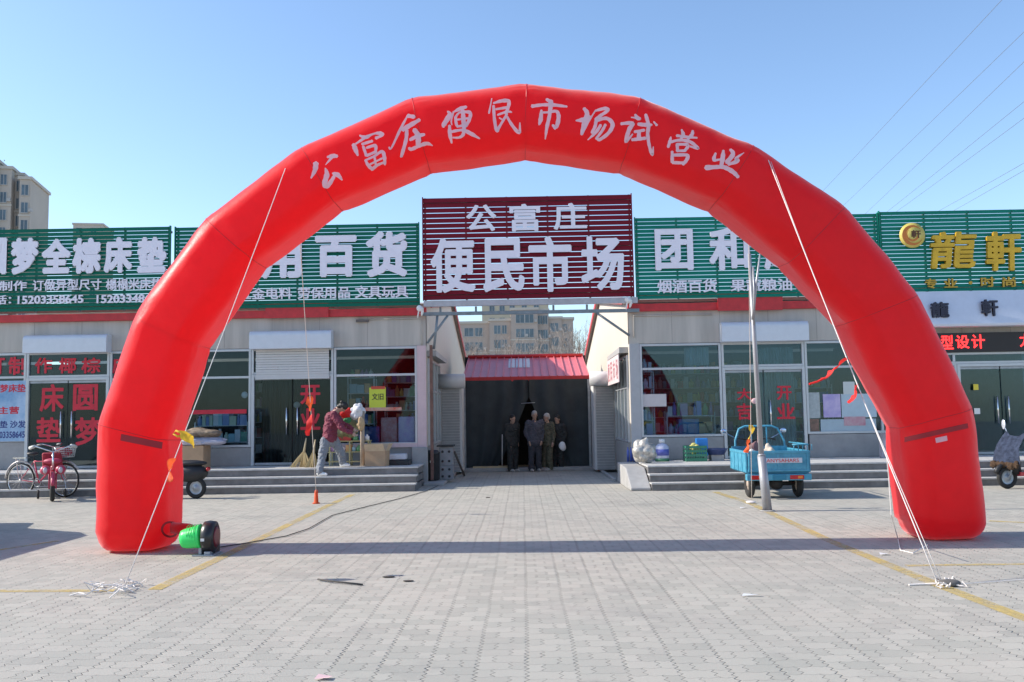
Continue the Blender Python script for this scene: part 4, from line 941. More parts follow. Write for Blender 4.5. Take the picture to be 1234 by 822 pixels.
# ================================================================== VEHICLES
def wheel_parts(parent, c, rad, wid, rimm, axis='X', spokes=0, name='wheel'):
    """tyre as the wheel mesh, rim (and spokes) below it; axle along local X or Y"""
    rot = Matrix.Rotation(R(90), 4, 'Y') if axis == 'X' else Matrix.Rotation(R(90), 4, 'X')
    Mx = wm(parent) @ Matrix.Translation(c) @ rot
    t = MB().torus(rad-wid, wid, Mx, 32, 10).build(name, rubber, parent)
    q = MB()
    if spokes:
        q.torus(rad-wid*2, wid*.55, Mx, 32, 8); q.lathe([(.001, -.03), (.022, -.03), (.022, .03), (.001, .03)], Mx, 10)
        for k in range(spokes):
            a = 2*math.pi*k/spokes; e = (-1)**k*.02
            q.tube([Mx @ Vector((.02*math.cos(a), .02*math.sin(a), e)), Mx @ Vector(((rad-wid*2)*math.cos(a+.12), (rad-wid*2)*math.sin(a+.12), 0))], .0022, 4)
    else: q.lathe([(.001, -wid*.8), (rad*.2, -wid*.8), (rad*.25, -wid*.4), (rad-wid*1.9, -wid*.3), (rad-wid*1.5, -wid*.75), (rad-wid*1.4, 0), (rad-wid*1.5, wid*.75), (rad-wid*1.9, wid*.3), (rad*.25, wid*.4), (rad*.2, wid*.8), (.001, wid*.8)], Mx, 24)
    q.build('rim', rimm, t); return t
# -------- electric cargo tricycle, seen from behind
blue = mat('tricycle_blue', (.04, .27, .42), .45, var=.22, scale=7, coat=.15, col2=(.09, .36, .50), bump=.1); blued = mat('tricycle_blue_dark', (.02, .19, .30), .45, var=.15)
ty = 16.75; tx = 4.62
tri = thing('cargo_tricycle', 'light blue electric cargo tricycle parked behind the lamp post before the right steps', 'tricycle', (tx, ty, 0), R(-2))
TW = wm(tri)
def TB(): return MB()
def bx(mb, *a): return mb.box(*a, M=TW)
q = TB(); W2 = .54; L = 1.5; zb = .50; zt = .86
bx(q, -W2, W2, .0, L, zb-.04, zb); q.build('bed_floor', blued, tri)
q = TB(); bx(q, -W2, W2, -.03, 0, zb-.0, zt); bx(q, -W2-.01, W2+.01, -.045, .012, zt-.035, zt+.015); bx(q, -W2-.008, W2+.008, -.043, .0, zb, zb+.035)
for x in (-W2+.0, -.02, W2-.04): bx(q, x, x+.04, -.042, -.0, zb+.036, zt-.036)
tg = q.build('tailgate', blue, tri, bevel=.006)
for sx in (-1, 1):
    q = TB(); bx(q, min(sx*W2, sx*(W2+.03)), max(sx*W2, sx*(W2+.03)), .015, L, zb-.02, zt-.01); bx(q, min(sx*W2, sx*(W2+.045)), max(sx*W2, sx*(W2+.045)), .016, L, zt-.04, zt+.012)
    for k in range(5): y0 = .02+k*.36; bx(q, min(sx*(W2+.031), sx*(W2+.042)), max(sx*(W2+.031), sx*(W2+.042)), y0, y0+.03, zb-.02, zt-.041)
    q.build('side_panel', blue, tri, bevel=.006)
q = TB(); bx(q, -W2, W2, L+.002, L+.03, zb, zt+.05); q.build('front_panel', blue, tri)
q = TB(); bx(q, -W2-.04, W2+.04, -.05, .10, zb-.16, zb-.045); q.build('bumper', blue, tri, bevel=.012)
text_r = [(-.20, .40)]
q = TB(); bx(q, -.26, .42, -.0475, -.0455, .655, .745); q.build('name_strip', mat('strip_pale', (.55, .60, .66), .5), tg)
vs, fs = glyphs('ANYSAHARS', 0, 1.0); x0 = min(v.x for v in vs); x1 = max(v.x for v in vs); y1 = max(v.y for v in vs)
q = MB(); q.add([(-.22+(v.x-x0)/(x1-x0)*.58, -.0485-.0015*(v.z+1), .668+v.y/y1*.062) for v in vs], fs, False, TW); q.build('lettering', mat('strip_red', (.6, .02, .02), .5), tg)
for xx, cc, nm in ((-.40, (.30, .012, .02), 'taillight'), (.30, (.45, .02, .01), 'taillight')):
    q = TB(); bx(q, xx-.11, xx+.14, -.063, -.052, zb-.14, zb-.065); tl_ = q.build(nm, mat('lamp_red', (.45, .012, .015), .2, coat=.5), tri, bevel=.004)
    q = TB(); bx(q, xx+.03, xx+.11, -.067, -.0635, zb-.125, zb-.08); q.build('indicator', mat('lamp_amber', (.75, .22, .03), .2), tl_)
q = TB(); bx(q, -.13, .12, -.062, -.052, zb-.15, zb-.055); q.build('plate_holder', blued, tri, bevel=.004)
for sx in (-1, 1): wheel_parts(tri, Vector((sx*.44, .42, .255)), .255, .062, mat('rim_tan', (.42, .34, .28), .6, var=.2))
wheel_parts(tri, Vector((0, 2.25, .25)), .25, .05, steel)
q = TB()
for sx in (-1, 1):
    n = 10; pts = [(.44*sx, .42+.31*math.cos(a), .27+.31*math.sin(a)) for a in [math.pi*k/n for k in range(n+1)]]
    for a, b in zip(pts[:-1], pts[1:]): q.tube([TW @ Vector(a), TW @ Vector(b)], .012, 5)
q.v = q.v; q.tube([TW @ Vector((-.44, .42, .255)), TW @ Vector((.44, .42, .255))], .04, 10); q.ball(TW @ Vector((.05, .42, .255)), .13, .12, .12); bx(q, -.22, -.16, -.02, 2.1, .38, .45); bx(q, .16, .22, -.02, 2.1, .38, .45)
q.tube([TW @ Vector((-.3, .42, .27)), TW @ Vector((-.3, .3, .44))], .03, 8); q.tube([TW @ Vector((.3, .42, .27)), TW @ Vector((.3, .3, .44))], .03, 8)
q.build('chassis', mat('chassis_black', (.03, .028, .027), .7, var=.4), tri)
q = TB(); bx(q, -.3, .3, 1.56, 1.98, .46, .68); q.build('battery_box', blue, tri, bevel=.02)
q = TB(); bx(q, -.27, .27, 1.58, 1.96, .683, .77); q.build('seat', mat('black_vinyl', (.03, .03, .032), .5), tri, bevel=.03)
q = TB(); q.tube([TW @ Vector(p) for p in ((-.46, 1.53, .5), (-.46, 1.53, 1.02), (-.38, 1.54, 1.25), (-.26, 1.55, 1.30), (.26, 1.55, 1.30), (.38, 1.54, 1.25), (.50, 1.53, 1.0), (.52, 1.53, .6))], .022, 8); 
for x in (-.14, .16): q.tube([TW @ Vector((x, 1.54, .86)), TW @ Vector((x, 1.55, 1.295))], .016, 6)
q.build('cab_hoop', blue, tri)
q = TB()
for k in range(5): q.tube([TW @ Vector((.30+.08*k, .03+.32*(k % 2)*0, zt+.01)), TW @ Vector((.30+.08*k, .03, zt+.12))], .009, 6)
q.tube([TW @ Vector((.27, .03, zt+.12)), TW @ Vector((.66*.85, .03, zt+.12))], .014, 6); q.tube([TW @ Vector((.56, .03, zt+.12)), TW @ Vector((.56, 1.4, zt+.12))], .014, 6); q.build('load_rail', blue, tri)
q = TB(); q.tube([TW @ Vector(p) for p in ((0, 2.25, .25), (0, 2.12, .85), (0, 2.08, 1.0))], .03, 8); q.tube([TW @ Vector(p) for p in ((-.42, 1.92, 1.02), (-.3, 2.0, 1.05), (0, 2.08, 1.0), (.3, 2.0, 1.05), (.42, 1.92, 1.02))], .014, 8); bx(q, -.14, .14, 2.1, 2.16, .55, .95)
q.build('handlebar', black, tri)
for sx in (-1, 1):
    q = TB(); q.tube([TW @ Vector((sx*.36, 1.98, 1.05)), TW @ Vector((sx*.56, 1.98, 1.16))], .008, 5); q.ball(TW @ Vector((sx*.60, 1.98, 1.2)), .065, .015, .05); q.build('mirror', mat('mirror_face', (.5, .6, .75), .1, .9), tri)
for i, (x, y, z, cc, l) in enumerate([(-.40, .2, zb, (.62, .62, .58), 'white bundle in the back left corner of the blue tricycle'), (.12, 1.2, zb, (.55, .47, .38), 'beige sack propped in the bed of the blue tricycle'), (-.18, 1.25, zb, (.20, .10, .10), 'dark maroon seat cushion standing in the bed of the blue tricycle')]):
    c = TW @ Vector((x, y, z)); q = lumpy(c+Vector((0, 0, .21)), .15, .15, .23+.06*i, i+3)
    tag(q.build('sack', mat('sack_%d' % i, cc, .8), remesh=.018, smooth_it=1), l, 'sack')
q = MB(); q.tube([TW @ Vector((.02, 1.7, .7)), TW @ Vector((.03, 1.7, 1.75))], .01, 6); q.ball(TW @ Vector((.0, 1.7, 1.8)), .08, .02, .06); tag(q.build('pinwheel_flag', mat('pale_pink', (.7, .45, .45), .6)), 'little pinkish flag on a thin stick above the blue tricycle', 'flag')

# -------- bicycles, scooters
pink = mat('bicycle_pink', (.46, .04, .09), .4, var=.15, coat=.2); pale_tyre = mat('rim_pale', (.5, .46, .44), .4, .4)
def bicycle(label, loc, rz, fm, wr=.33, seat_c=black, pale=True, group=None):
    b = thing('bicycle', label, 'bicycle', loc, rz, group); W = wm(b)
    def V(*p): return W @ Vector(p)
    wb = wr*3.05
    wheel_parts(b, Vector((0, 0, wr)), wr, .02, chrome, 'Y', 20, 'rear_wheel'); wheel_parts(b, Vector((wb, 0, wr)), wr, .02, chrome, 'Y', 20, 'front_wheel')
    q = MB(); bbk = (wb*.42, 0, wr*.85); st = (wb*.30, 0, wr*2.1); hd_ = (wb*.80, 0, wr*2.45); hl = (wb*.84, 0, wr*2.05)
    for a, c, r in ((bbk, st, .017), (bbk, hl, .02), (hd_, hl, .02), (st, hl, .014), ((0, 0, wr), bbk, .011), ((0, 0, wr), st, .009)):
        q.tube([V(*a), V(*c)], r, 8)
    q.build('frame', fm, b)
    q = MB()
    for s_ in (-1, 1): q.tube([V(hl[0], s_*.04, hl[2]), V(wb, s_*.045, wr)], .011, 6)
    q.build('fork', fm, b)
    for cx_ in (0, wb):
        q = MB(); n = 14; a0, a1 = (R(10), R(175)) if cx_ == 0 else (R(35), R(150))
        q.tube([V(cx_+(wr+.035)*math.cos(a0+(a1-a0)*k/n), 0, wr+(wr+.035)*math.sin(a0+(a1-a0)*k/n)) for k in range(n+1)], .018, 6); q.build('mudguard', pale_tyre if pale else fm, b)
    q = MB(); q.tube([V(*st), V(st[0]-.02, 0, st[2]+.14)], .012, 6); q.ball(V(st[0]-.05, 0, st[2]+.16), .13, .09, .04); q.build('saddle', seat_c, b)
    q = MB(); z = wr*2.45+.16; q.tube([V(hd_[0], 0, hd_[2]), V(hd_[0]-.03, 0, z)], .013, 6)
    q.tube([V(hd_[0]-.22, -.29, z+.06), V(hd_[0]-.10, -.27, z+.08), V(hd_[0]-.01, -.10, z+.02), V(hd_[0]-.01, .10, z+.02), V(hd_[0]-.10, .27, z+.08), V(hd_[0]-.22, .29, z+.06)], .011, 8); hb = q.build('handlebar', chrome, b)
    for s_ in (-1, 1):
        q = MB(); q.tube([V(hd_[0]-.24, s_*.292, z+.058), V(hd_[0]-.12, s_*.272, z+.08)], .018, 8); q.build('grip', mat('grip_grey', (.25, .25, .25), .7), hb)
    q = MB()
    for s_ in (-1, 1):
        q.tube([V(bbk[0], 0, bbk[2]), V(bbk[0], s_*.08, bbk[2]), V(bbk[0]+s_*.11, s_*.08, bbk[2]-s_*.09)], .009, 6); q.box(bbk[0]+s_*.11-.045, bbk[0]+s_*.11+.045, s_*.08-.04 if s_ < 0 else .09, s_*.08 if s_ < 0 else .15, bbk[2]-s_*.09-.012, bbk[2]-s_*.09+.012, M=W)
    q.torus(.085, .008, W @ Matrix.Translation((bbk[0], -.05, bbk[2])) @ Matrix.Rotation(R(90), 4, 'X'), 20, 5)
    q.build('crank', steel, b)
    q = MB(); q.box(-.17, .17, -.06, .06, wr*2+.10, wr*2+.115, M=W)
    for s_ in (-1, 1): q.tube([V(0, s_*.05, wr), V(-.1, s_*.05, wr*2+.10)], .006, 5)
    q.build('rack', chrome, b)
    q = MB(); zb_ = wr*2+.12; x0_ = wb*.86
    for k in range(6):
        z_ = zb_+.04*k; e_ = .012*k*.5
        for pa, pb in (((x0_-e_, -.15-e_), (x0_+.26+e_, -.15-e_)), ((x0_+.26+e_, -.15-e_), (x0_+.26+e_, .15+e_)), ((x0_+.26+e_, .15+e_), (x0_-e_, .15+e_)), ((x0_-e_, .15+e_), (x0_-e_, -.15-e_))): q.tube([V(*pa, z_), V(*pb, z_)], .005, 4)
    for k in range(7):
        for s_ in (-1, 1): q.tube([V(x0_+.26*k/6, s_*.15, zb_), V(x0_+.26*k/6, s_*.18, zb_+.2)], .004, 4)
        q.tube([V(x0_+.26, -.15+.3*k/6, zb_), V(x0_+.29, -.17+.34*k/6, zb_+.2)], .004, 4)
    q.build('basket', steel, b); return b
p = G(26, 599)
bk = bicycle('pink bicycle with chrome wheels parked at the far left before the mattress shop', (p.x, p.y-.05, 0), R(-14), pink, .37)
q = lumpy(wm(bk) @ Vector((1.10, 0, .98)), .17, .17, .13, 17); tag(q.build('bundle', mat('maroon_cloth', (.30, .015, .035), .8, var=.3), remesh=.014), 'dark red cloth bundle lying in the front basket of the pink bicycle', 'bundle')
# child's pink ride-on with side wheels, facing the viewer
p = G(60, 604); ch = thing('childs_bike', 'small pink child bike with stabilisers and red basket before the pink bicycle', 'bicycle', (p.x+.10, p.y-.1, 0), R(-62)); W = wm(ch)
def V(*a): return W @ Vector(a)
wheel_parts(ch, Vector((0, 0, .2)), .2, .035, chrome, 'Y', 12, 'front_wheel'); wheel_parts(ch, Vector((-.72, 0, .2)), .2, .035, chrome, 'Y', 12, 'rear_wheel')
q = MB(); q.tube([V(-.05, 0, .55), V(-.28, 0, .33), V(-.5, 0, .32), V(-.72, 0, .2)], [.03, .045, .04, .02], 10); q.tube([V(-.45, 0, .32), V(-.5, 0, .58)], .018, 8); q.tube([V(0, -.05, .2), V(-.04, -.05, .5)], .014, 6); q.tube([V(0, .05, .2), V(-.04, .05, .5)], .014, 6); q.build('frame', pink, ch)
q = MB(); n = 12; q.tube([V(.25*math.cos(a), 0, .2+.25*math.sin(a)) for a in [R(15)+R(150)*k/n for k in range(n+1)]], .03, 8); q.build('mudguard', pink, ch)
for s_ in (-1, 1):
    q = MB(); q.ball(V(.05, s_*.11, .50), .075, .085, .075); lampo = q.build('headlight_pod', pink, ch)
    q = MB(); q.ball(V(.11, s_*.11, .50), .03, .05, .05); q.build('lens', mat('lens_grey', (.5, .45, .48), .2), lampo)
q = MB(); q.tube([V(-.04, 0, .5), V(-.07, 0, .78)], .015, 8); q.tube([V(-.18, -.30, .86), V(-.1, -.26, .88), V(-.07, 0, .78), V(-.1, .26, .88), V(-.18, .30, .86)], .011, 8); hb = q.build('handlebar', chrome, ch)
for s_ in (-1, 1):
    q = MB(); q.tube([V(-.22, s_*.33, .85), V(-.10, s_*.26, .88)], [.03, .024], 8); q.build('grip', mat('grip_pale', (.5, .5, .48), .6), hb)
q = MB(); q.ball(V(-.5, 0, .62), .15, .1, .05); q.build('saddle', mat('saddle_pink', (.4, .03, .08), .6), ch)
q = MB(); q.prism([V(-.62, -.14, .45), V(-.92, -.14, .45), V(-.95, -.16, .75), V(-.60, -.16, .75)], W.to_3x3() @ Vector((0, .3, 0))); q.build('basket', mat('basket_red', (.30, .015, .03), .7, var=.3, scale=30), ch, bevel=.03)
for s_ in (-1, 1): wheel_parts(ch, Vector((-.70, s_*.2, .075)), .075, .02, white, 'Y', 0, 'stabiliser')
q = MB(); q.tube([V(-.7, -.2, .075), V(-.7, -.2, .2), V(-.7, .2, .2), V(-.7, .2, .075)], .008, 5); q.build('stabiliser_bar', steel, ch)

ch.scale = (1.28, 1.28, 1.28)
def scooter(label, loc, rz, bodym, quilt=None, group=None):
    s = thing('electric_scooter', label, 'scooter', loc, rz, group); W = wm(s)
    def V(*a): return W @ Vector(a)
    wheel_parts(s, Vector((1.05, 0, .22)), .22, .045, steel, 'Y', 0, 'front_wheel'); wheel_parts(s, Vector((-.12, 0, .22)), .22, .045, steel, 'Y', 0, 'rear_wheel')
    q = MB(); q.ball(V(.0, 0, .52), .36, .16, .19); q.ball(V(.28, 0, .50), .2, .15, .2); q.box(.25, .85, -.13, .13, .25, .32, M=W); q.build('body', bodym, s)
    q = MB(); q.ball(V(.02, 0, .72), .36, .14, .07); q.build('seat', black, s)
    q = MB(); q.tube([V(.84, 0, .28), V(.88, 0, .60), V(.82, 0, .92)], [.10, .11, .06], 12); q.build('front_shield', black if quilt else bodym, s)
    q = MB(); n = 8; q.tube([V(1.05+.26*math.cos(a), 0, .22+.26*math.sin(a)) for a in [R(20)+R(140)*k/n for k in range(n+1)]], .045, 8); q.build('mudguard', black, s)
    q = MB()
    for k in (-1, 1): q.tube([V(1.05, k*.07, .22), V(.90, k*.06, .62)], .018, 6)
    q.build('fork', steel, s)
    q = MB(); q.tube([V(.70, -.34, 1.0), V(.78, -.2, 1.03), V(.82, 0, .95), V(.78, .2, 1.03), V(.70, .34, 1.0)], .014, 8); hb = q.build('handlebar', black, s)
    for k in (-1, 1):
        q = MB(); q.tube([V(.76, k*.25, 1.02), V(.76, k*.33, 1.2)], .007, 5); q.ball(V(.76, k*.36, 1.25), .02, .07, .1); q.build('mirror', mat('mirror_pale', (.72, .75, .82), .2, .5), hb)
    q = MB(); q.ball(V(-.38, 0, .6), .04, .09, .045); q.build('taillight', mat('lamp_red', (.45, .012, .015), .2), s)
    q = MB(); q.tube([V(.2, .12, .3), V(.25, .24, .02)], .014, 6); q.build('stand', steel, s)
    if quilt:
        mb = MB(); nu, nv = 14, 12
        vs = [(.86+.22*math.sin(min(v*2.2, 1.4))+.05*v-.16*abs(u-.5), (u-.5)*(.58+.16*v), 1.06-.60*v+.04*math.cos(u*6)) for u in [i/nu for i in range(nu+1)] for v in [j/nv for j in range(nv+1)]]
        mb.add(vs, [(i*(nv+1)+j, (i+1)*(nv+1)+j, (i+1)*(nv+1)+j+1, i*(nv+1)+j+1) for i in range(nu) for j in range(nv)], True, W); mb.build('wind_quilt', quilt, s, noisy=.03)
        q = MB()
        for k in range(9): q.ball(V(1.10+.03*math.sin(k*2.1), -.32+.08*k, .46+.02*math.sin(k*1.7)), .05, .06, .085)
        q.build('fur_trim', mat('brown_fur', (.055, .03, .015), .95, var=.5, scale=30, bump=.8), s, remesh=.02, noisy=.02)
    return s
p = G(1216, 589); sc = scooter('electric scooter with blue-grey wind quilt and red flank at the far right edge', (p.x+1.0, p.y+.22, 0), R(192), mat('scooter_red', (.45, .02, .03), .3, var=.1, coat=.4), mat('quilt_blue', (.035, .045, .075), .9, var=.5, scale=12, bump=.4, spec=.1))
p = G(232, 601); sc2 = scooter('black scooter almost hidden behind the left arch leg', (p.x-.04, p.y-.0, 0), R(172), black)
# van beyond the left edge of the picture, its shadow falls on the plaza
van = thing('parked_van', 'white van parked left of the plaza, casting its shadow before the arch', 'van', (-9.95, 12.6, 0)); W = wm(van)
side = [(-2.0, .32), (2.05, .32), (2.25, .5), (2.25, .85), (1.55, 1.02), (.95, 1.78), (.6, 1.95), (-1.75, 1.97), (-2.05, 1.7), (-2.1, .6)]
q = MB(); q.prism([W @ Vector((-.82, y, z)) for y, z in side], (1.64, 0, 0)); q.build('body', mat('van_white', (.72, .73, .74), .3, var=.04, coat=.5), van, bevel=.06)
for sx in (-1, 1):
    for y in (-1.35, 1.4): wheel_parts(van, Vector((sx*.74, y, .32)), .32, .09, steel)
    for ya, yb, tp in ((-1.85, -.75, 0), (-.65, .2, 0), (.3, 1.0, .35)):
        q = MB(); xs = sx*.823; q.prism([W @ Vector((xs, ya, 1.12)), W @ Vector((xs, yb+tp, 1.12)), W @ Vector((xs, yb, 1.72)), W @ Vector((xs, ya, 1.72))], (sx*.006, 0, 0)); q.build('window', mat('van_glass', (.03, .04, .045), .08), van)
q = MB(); q.prism([W @ Vector((-.70, 1.50, 1.10)), W @ Vector((.70, 1.50, 1.10)), W @ Vector((.64, 1.02, 1.72)), W @ Vector((-.64, 1.02, 1.72))], (0, .012, .01)); q.build('windscreen', MATS['van_glass'], van)
for sx in (-1, 1): q = MB(); q.box(sx*.6-.14, sx*.6+.14, 2.252, 2.27, .62, .8, M=W); q.build('headlight', mat('lens_clear', (.6, .62, .65), .1), van); q = MB(); q.box(sx*.72-.06, sx*.72+.06, -2.13, -2.102, .9, 1.4, M=W); q.build('taillight', MATS['lamp_red'], van)

# ================================================================== PEOPLE
skin = mat('skin', (.42, .26, .19), .55, var=.06, scale=20); hairk = mat('black_hair', (.015, .013, .012), .55, var=.3, scale=40); hairg = mat('grey_hair', (.34, .33, .32), .7, var=.2, scale=40)
def limb(mb, pts, radii, n=10):
    for a, b, ra, rb_ in zip(pts[:-1], pts[1:], radii[:-1], radii[1:]):
        mb.tube([a, a.lerp(b, .33), a.lerp(b, .66), b], [ra, ra*.67+rb_*.33, ra*.33+rb_*.67, rb_], n); mb.ball(a, ra*.99); mb.ball(b, rb_*.99)
def hand(mb, wrist, dr, side):
    dr = dr.normalized(); o = dr.orthogonal().normalized(); o2 = dr.cross(o)
    pc = wrist+dr*.05; mb.ball(pc, .038, .034, .045)
    for k, (sp, ln) in enumerate(((-.027, .065), (-.009, .075), (.009, .07), (.026, .055))):
        a = pc+o*sp+dr*.025; b = a+dr*ln*.55+o2*.006; c = b+dr*ln*.4+o2*.022; limb(mb, [a, b, c], [.0095, .009, .0075], 6)
    a = pc+o*-.03+dr*-.01; b = a+o*-.022+dr*.03; c = b+dr*.03+o2*.012; limb(mb, [a, b, c], [.011, .010, .008], 6)
def person(label, J_, jacket, trousers, shoes, hair, hood=False, scale=1.0, group=None, hairstyle='short', hem=.10):
    """J_: world joints hip, chest, neck, head, lsh,lel,lwr, rsh,rel,rwr, lhp,lkn,lan, rhp,rkn,ran, and face direction"""
    j = {k: Vector(v) for k, v in J_.items()}; k_ = scale; base = (j['lan']+j['ran'])/2
    o = thing('person', label, 'person', (base.x, base.y, min(j['lan'].z, j['ran'].z)-.07), 0, group)
    f = j['face'].normalized(); upv = (j['head']-j['neck']).normalized(); rt = f.cross(upv).normalized(); f = upv.cross(rt).normalized()
    b = MB(); H = j['head']; RM = Matrix((rt, f, upv)).transposed()
    def hp(x, y, z): return H+RM @ Vector((x, y, z))
    def hball(mb, c, r):
        mb.ball((0, 0, 0), *r, M=Matrix.Translation(hp(*c)) @ RM.to_4x4())
    hball(b, (0, -.01, .03), (.074, .093, .095)); hball(b, (0, .02, -.05), (.056, .066, .075)); hball(b, (0, .095, -.012), (.012, .018, .02))
    for s_ in (-1, 1): hball(b, (s_*.075, -.005, -.005), (.012, .02, .03)); hball(b, (s_*.03, .078, .012), (.016, .012, .009))
    hball(b, (0, .078, -.055), (.024, .012, .008)); hball(b, (0, .07, -.095), (.025, .02, .016))
    limb(b, [j['neck'], H+upv*-.06], [.058, .052])
    limb(b, [j['hip'], (j['hip']+j['chest'])/2, j['chest'], j['neck']], [.135, .125, .14, .06])
    for s_ in 'lr':
        limb(b, [j['chest'].lerp(j[s_+'sh'], .4), j[s_+'sh'], j[s_+'el'], j[s_+'wr']], [.09, .06, .042, .028]); hand(b, j[s_+'wr'], j[s_+'wr']-j[s_+'el'], s_)
        limb(b, [j['hip'].lerp(j[s_+'hp'], .5), j[s_+'hp'], j[s_+'kn'], j[s_+'an']], [.10, .088, .055, .038])
        fd = Vector((f.x, f.y, 0)).normalized() if 'toe' not in j else j['toe'].normalized()
        limb(b, [j[s_+'an']+Vector((0, 0, -.03)), j[s_+'an']+fd*.13+Vector((0, 0, -.045))], [.036, .026])
    b.build('body', skin, o, remesh=.0085, smooth_it=3)
    c = MB(); q = (j['hip']-j['chest']).normalized()
    limb(c, [j['hip']+q*hem, (j['hip']+j['chest'])/2, j['chest'], j['neck']+(j['chest']-j['neck'])*.25], [.168, .168, .175, .085])
    side_ = (j['lsh']-j['rsh']).normalized()
    for t in (0, .33, .66, 1.0):
        p_ = (j['hip']+q*hem).lerp(j['chest'], t); 
        for s_ in (-1, 1): c.ball(p_+side_*s_*.075, .145)
    for s_ in 'lr': limb(c, [j['chest'].lerp(j[s_+'sh'], .5), j[s_+'sh'], j[s_+'el'], j[s_+'wr'].lerp(j[s_+'el'], .06)], [.12, .088, .070, .052])
    c.build('jacket', jacket, o, remesh=.013, smooth_it=3, noisy=.022)
    t = MB(); limb(t, [j['hip']+Vector((0, 0, .03)), j['hip']+Vector((0, 0, -.05))], [.152, .15])
    for s_ in 'lr': limb(t, [j[s_+'hp'], j[s_+'kn'], j[s_+'an']+Vector((0, 0, .02))], [.122, .094, .084])
    t.build('trousers', trousers, o, remesh=.013, smooth_it=3, noisy=.020)
    for s_ in 'lr':
        q = MB(); a = j[s_+'an']; limb(q, [a+Vector((0, 0, -.03))-fd*.03, a+fd*.08+Vector((0, 0, -.035)), a+fd*.16+Vector((0, 0, -.042))], [.048, .046, .034]); q.v = [Vector((v.x, v.y, max(v.z, a.z-.075))) for v in q.v]
        q.build('shoe', shoes, o, remesh=.011, smooth_it=1)
    hm = MB(); hball(hm, (0, -.022, .05), (.084, .098, .088)); hball(hm, (0, -.045, 0), (.080, .075, .085))
    if hairstyle == 'bun': hball(hm, (0, -.12, .03), (.045, .045, .045)); hball(hm, (0, -.06, -.05), (.075, .05, .07))
    hm.build('hair', hair, o, remesh=.010, smooth_it=1)
    for s_ in (-1, 1):
        e = MB(); hball(e, (s_*.03, .088, .014), (.011, .006, .006)); e.build('eye', mat('eye_dark', (.03, .02, .02), .2), o)
    return o
def standing(x, y, z0, h, fx, lean=0, arm=.16, stance=.10):
    """joint set of a standing figure facing (fx, -1)"""
    s = h/1.72; f = Vector((fx, -1, 0)).normalized(); rt = Vector((-f.y, f.x, 0)); b = Vector((x, y, z0))
    def q(a, fwd, z): return b+rt*a*s+f*fwd*s+Vector((0, 0, z*s))
    return dict(hip=q(0, 0, .93), chest=q(0, .01, 1.27), neck=q(0, 0, 1.45), head=q(0, .03, 1.60), face=f,
        lsh=q(.19, 0, 1.39), lel=q(.25, -.02, 1.11), lwr=q(arm+.06, .07, .87), rsh=q(-.19, 0, 1.39), rel=q(-.25, -.02, 1.11), rwr=q(-arm-.06, .07, .87),
        lhp=q(.09, 0, .90), lkn=q(stance, .02, .49), lan=q(stance, 0, .08), rhp=q(-.09, 0, .90), rkn=q(-stance-.01, .02, .49), ran=q(-stance-.02, .03, .08), toe=f)
dk = mat('dark_jacket', (.075, .075, .095), .8, var=.25, scale=9, bump=.3); dk2 = mat('black_jacket', (.028, .030, .030), .8, var=.3, scale=9, bump=.3); dkt = mat('dark_trousers', (.045, .045, .056), .8, var=.2, bump=.2)
camo = mat('camouflage', (.05, .055, .035), .8, col2=(.16, .14, .09), scale=9); shoe_p = mat('shoe_pale', (.42, .40, .37), .7); shoe_d = mat('shoe_dark', (.05, .045, .04), .6)
pg = None
def at(px, py=568): return G(px, py)
p = at(645); person('grey-haired person in dark jacket and trousers standing in the middle before the tarpaulin', standing(p.x, 26.0, 0, 1.70, .25, arm=.12), dk, dkt, shoe_p, hairg)
p = at(660); person('person in camouflage clothes and pale cap right of the grey-haired person', standing(p.x+.02, 26.22, 0, 1.62, -1.1, arm=.24), camo, camo, shoe_p, mat('pale_cap', (.42, .41, .40), .8))
p = at(618); person('person in black jacket standing leftmost in the shade before the tarpaulin', standing(p.x, 26.13, 0, 1.60, .9, arm=.10), dk2, dk2, shoe_p, hairk)
p = at(674); person('person in black half hidden behind the one in camouflage', standing(p.x, 26.42, .0, 1.56, -.7), dk2, dk2, shoe_p, hairk)
q = MB(); c = P(678, 538, 25.85); q.ball(c, .10, .08, .13); tag(q.build('plastic_bag', white, noisy=.03), 'small white bag held beside the person in camouflage', 'bag')
# bending figure at the left steps
by = 20.55; z1 = .33; z2 = .495
def pp(px, py, Y): return P(px, py, Y)
J2 = dict(hip=pp(397, 528, 20.62), chest=pp(400, 505, 20.60), neck=pp(407, 493, 20.58), head=pp(413, 491, 20.56), face=Vector((.9, .15, -.55)),
    lsh=pp(403, 498, 20.78), lel=pp(414, 512, 20.82), lwr=pp(425, 517, 20.80), rsh=pp(402, 499, 20.42), rel=pp(412, 516, 20.36), rwr=pp(424, 522, 20.40),
    lhp=pp(403, 532, 20.72), lkn=pp(412, 548, 20.76), lan=Vector((pp(413, 560, 20.8).x, 20.80, z2+.08)), rhp=pp(392, 532, 20.52), rkn=pp(388, 551, 20.40), ran=Vector((pp(386, 569, 20.3).x, 20.25, z1+.08)), toe=Vector((.8, -.3, 0)))
person('person bending over in maroon jacket and pale grey trousers on the left steps', J2, mat('maroon_jacket', (.17, .025, .05), .75, var=.2, scale=8, bump=.2), mat('pale_grey_trousers', (.20, .215, .24), .8, var=.12, scale=7, bump=.25), white, hairk, hairstyle='bun', hem=-.02)
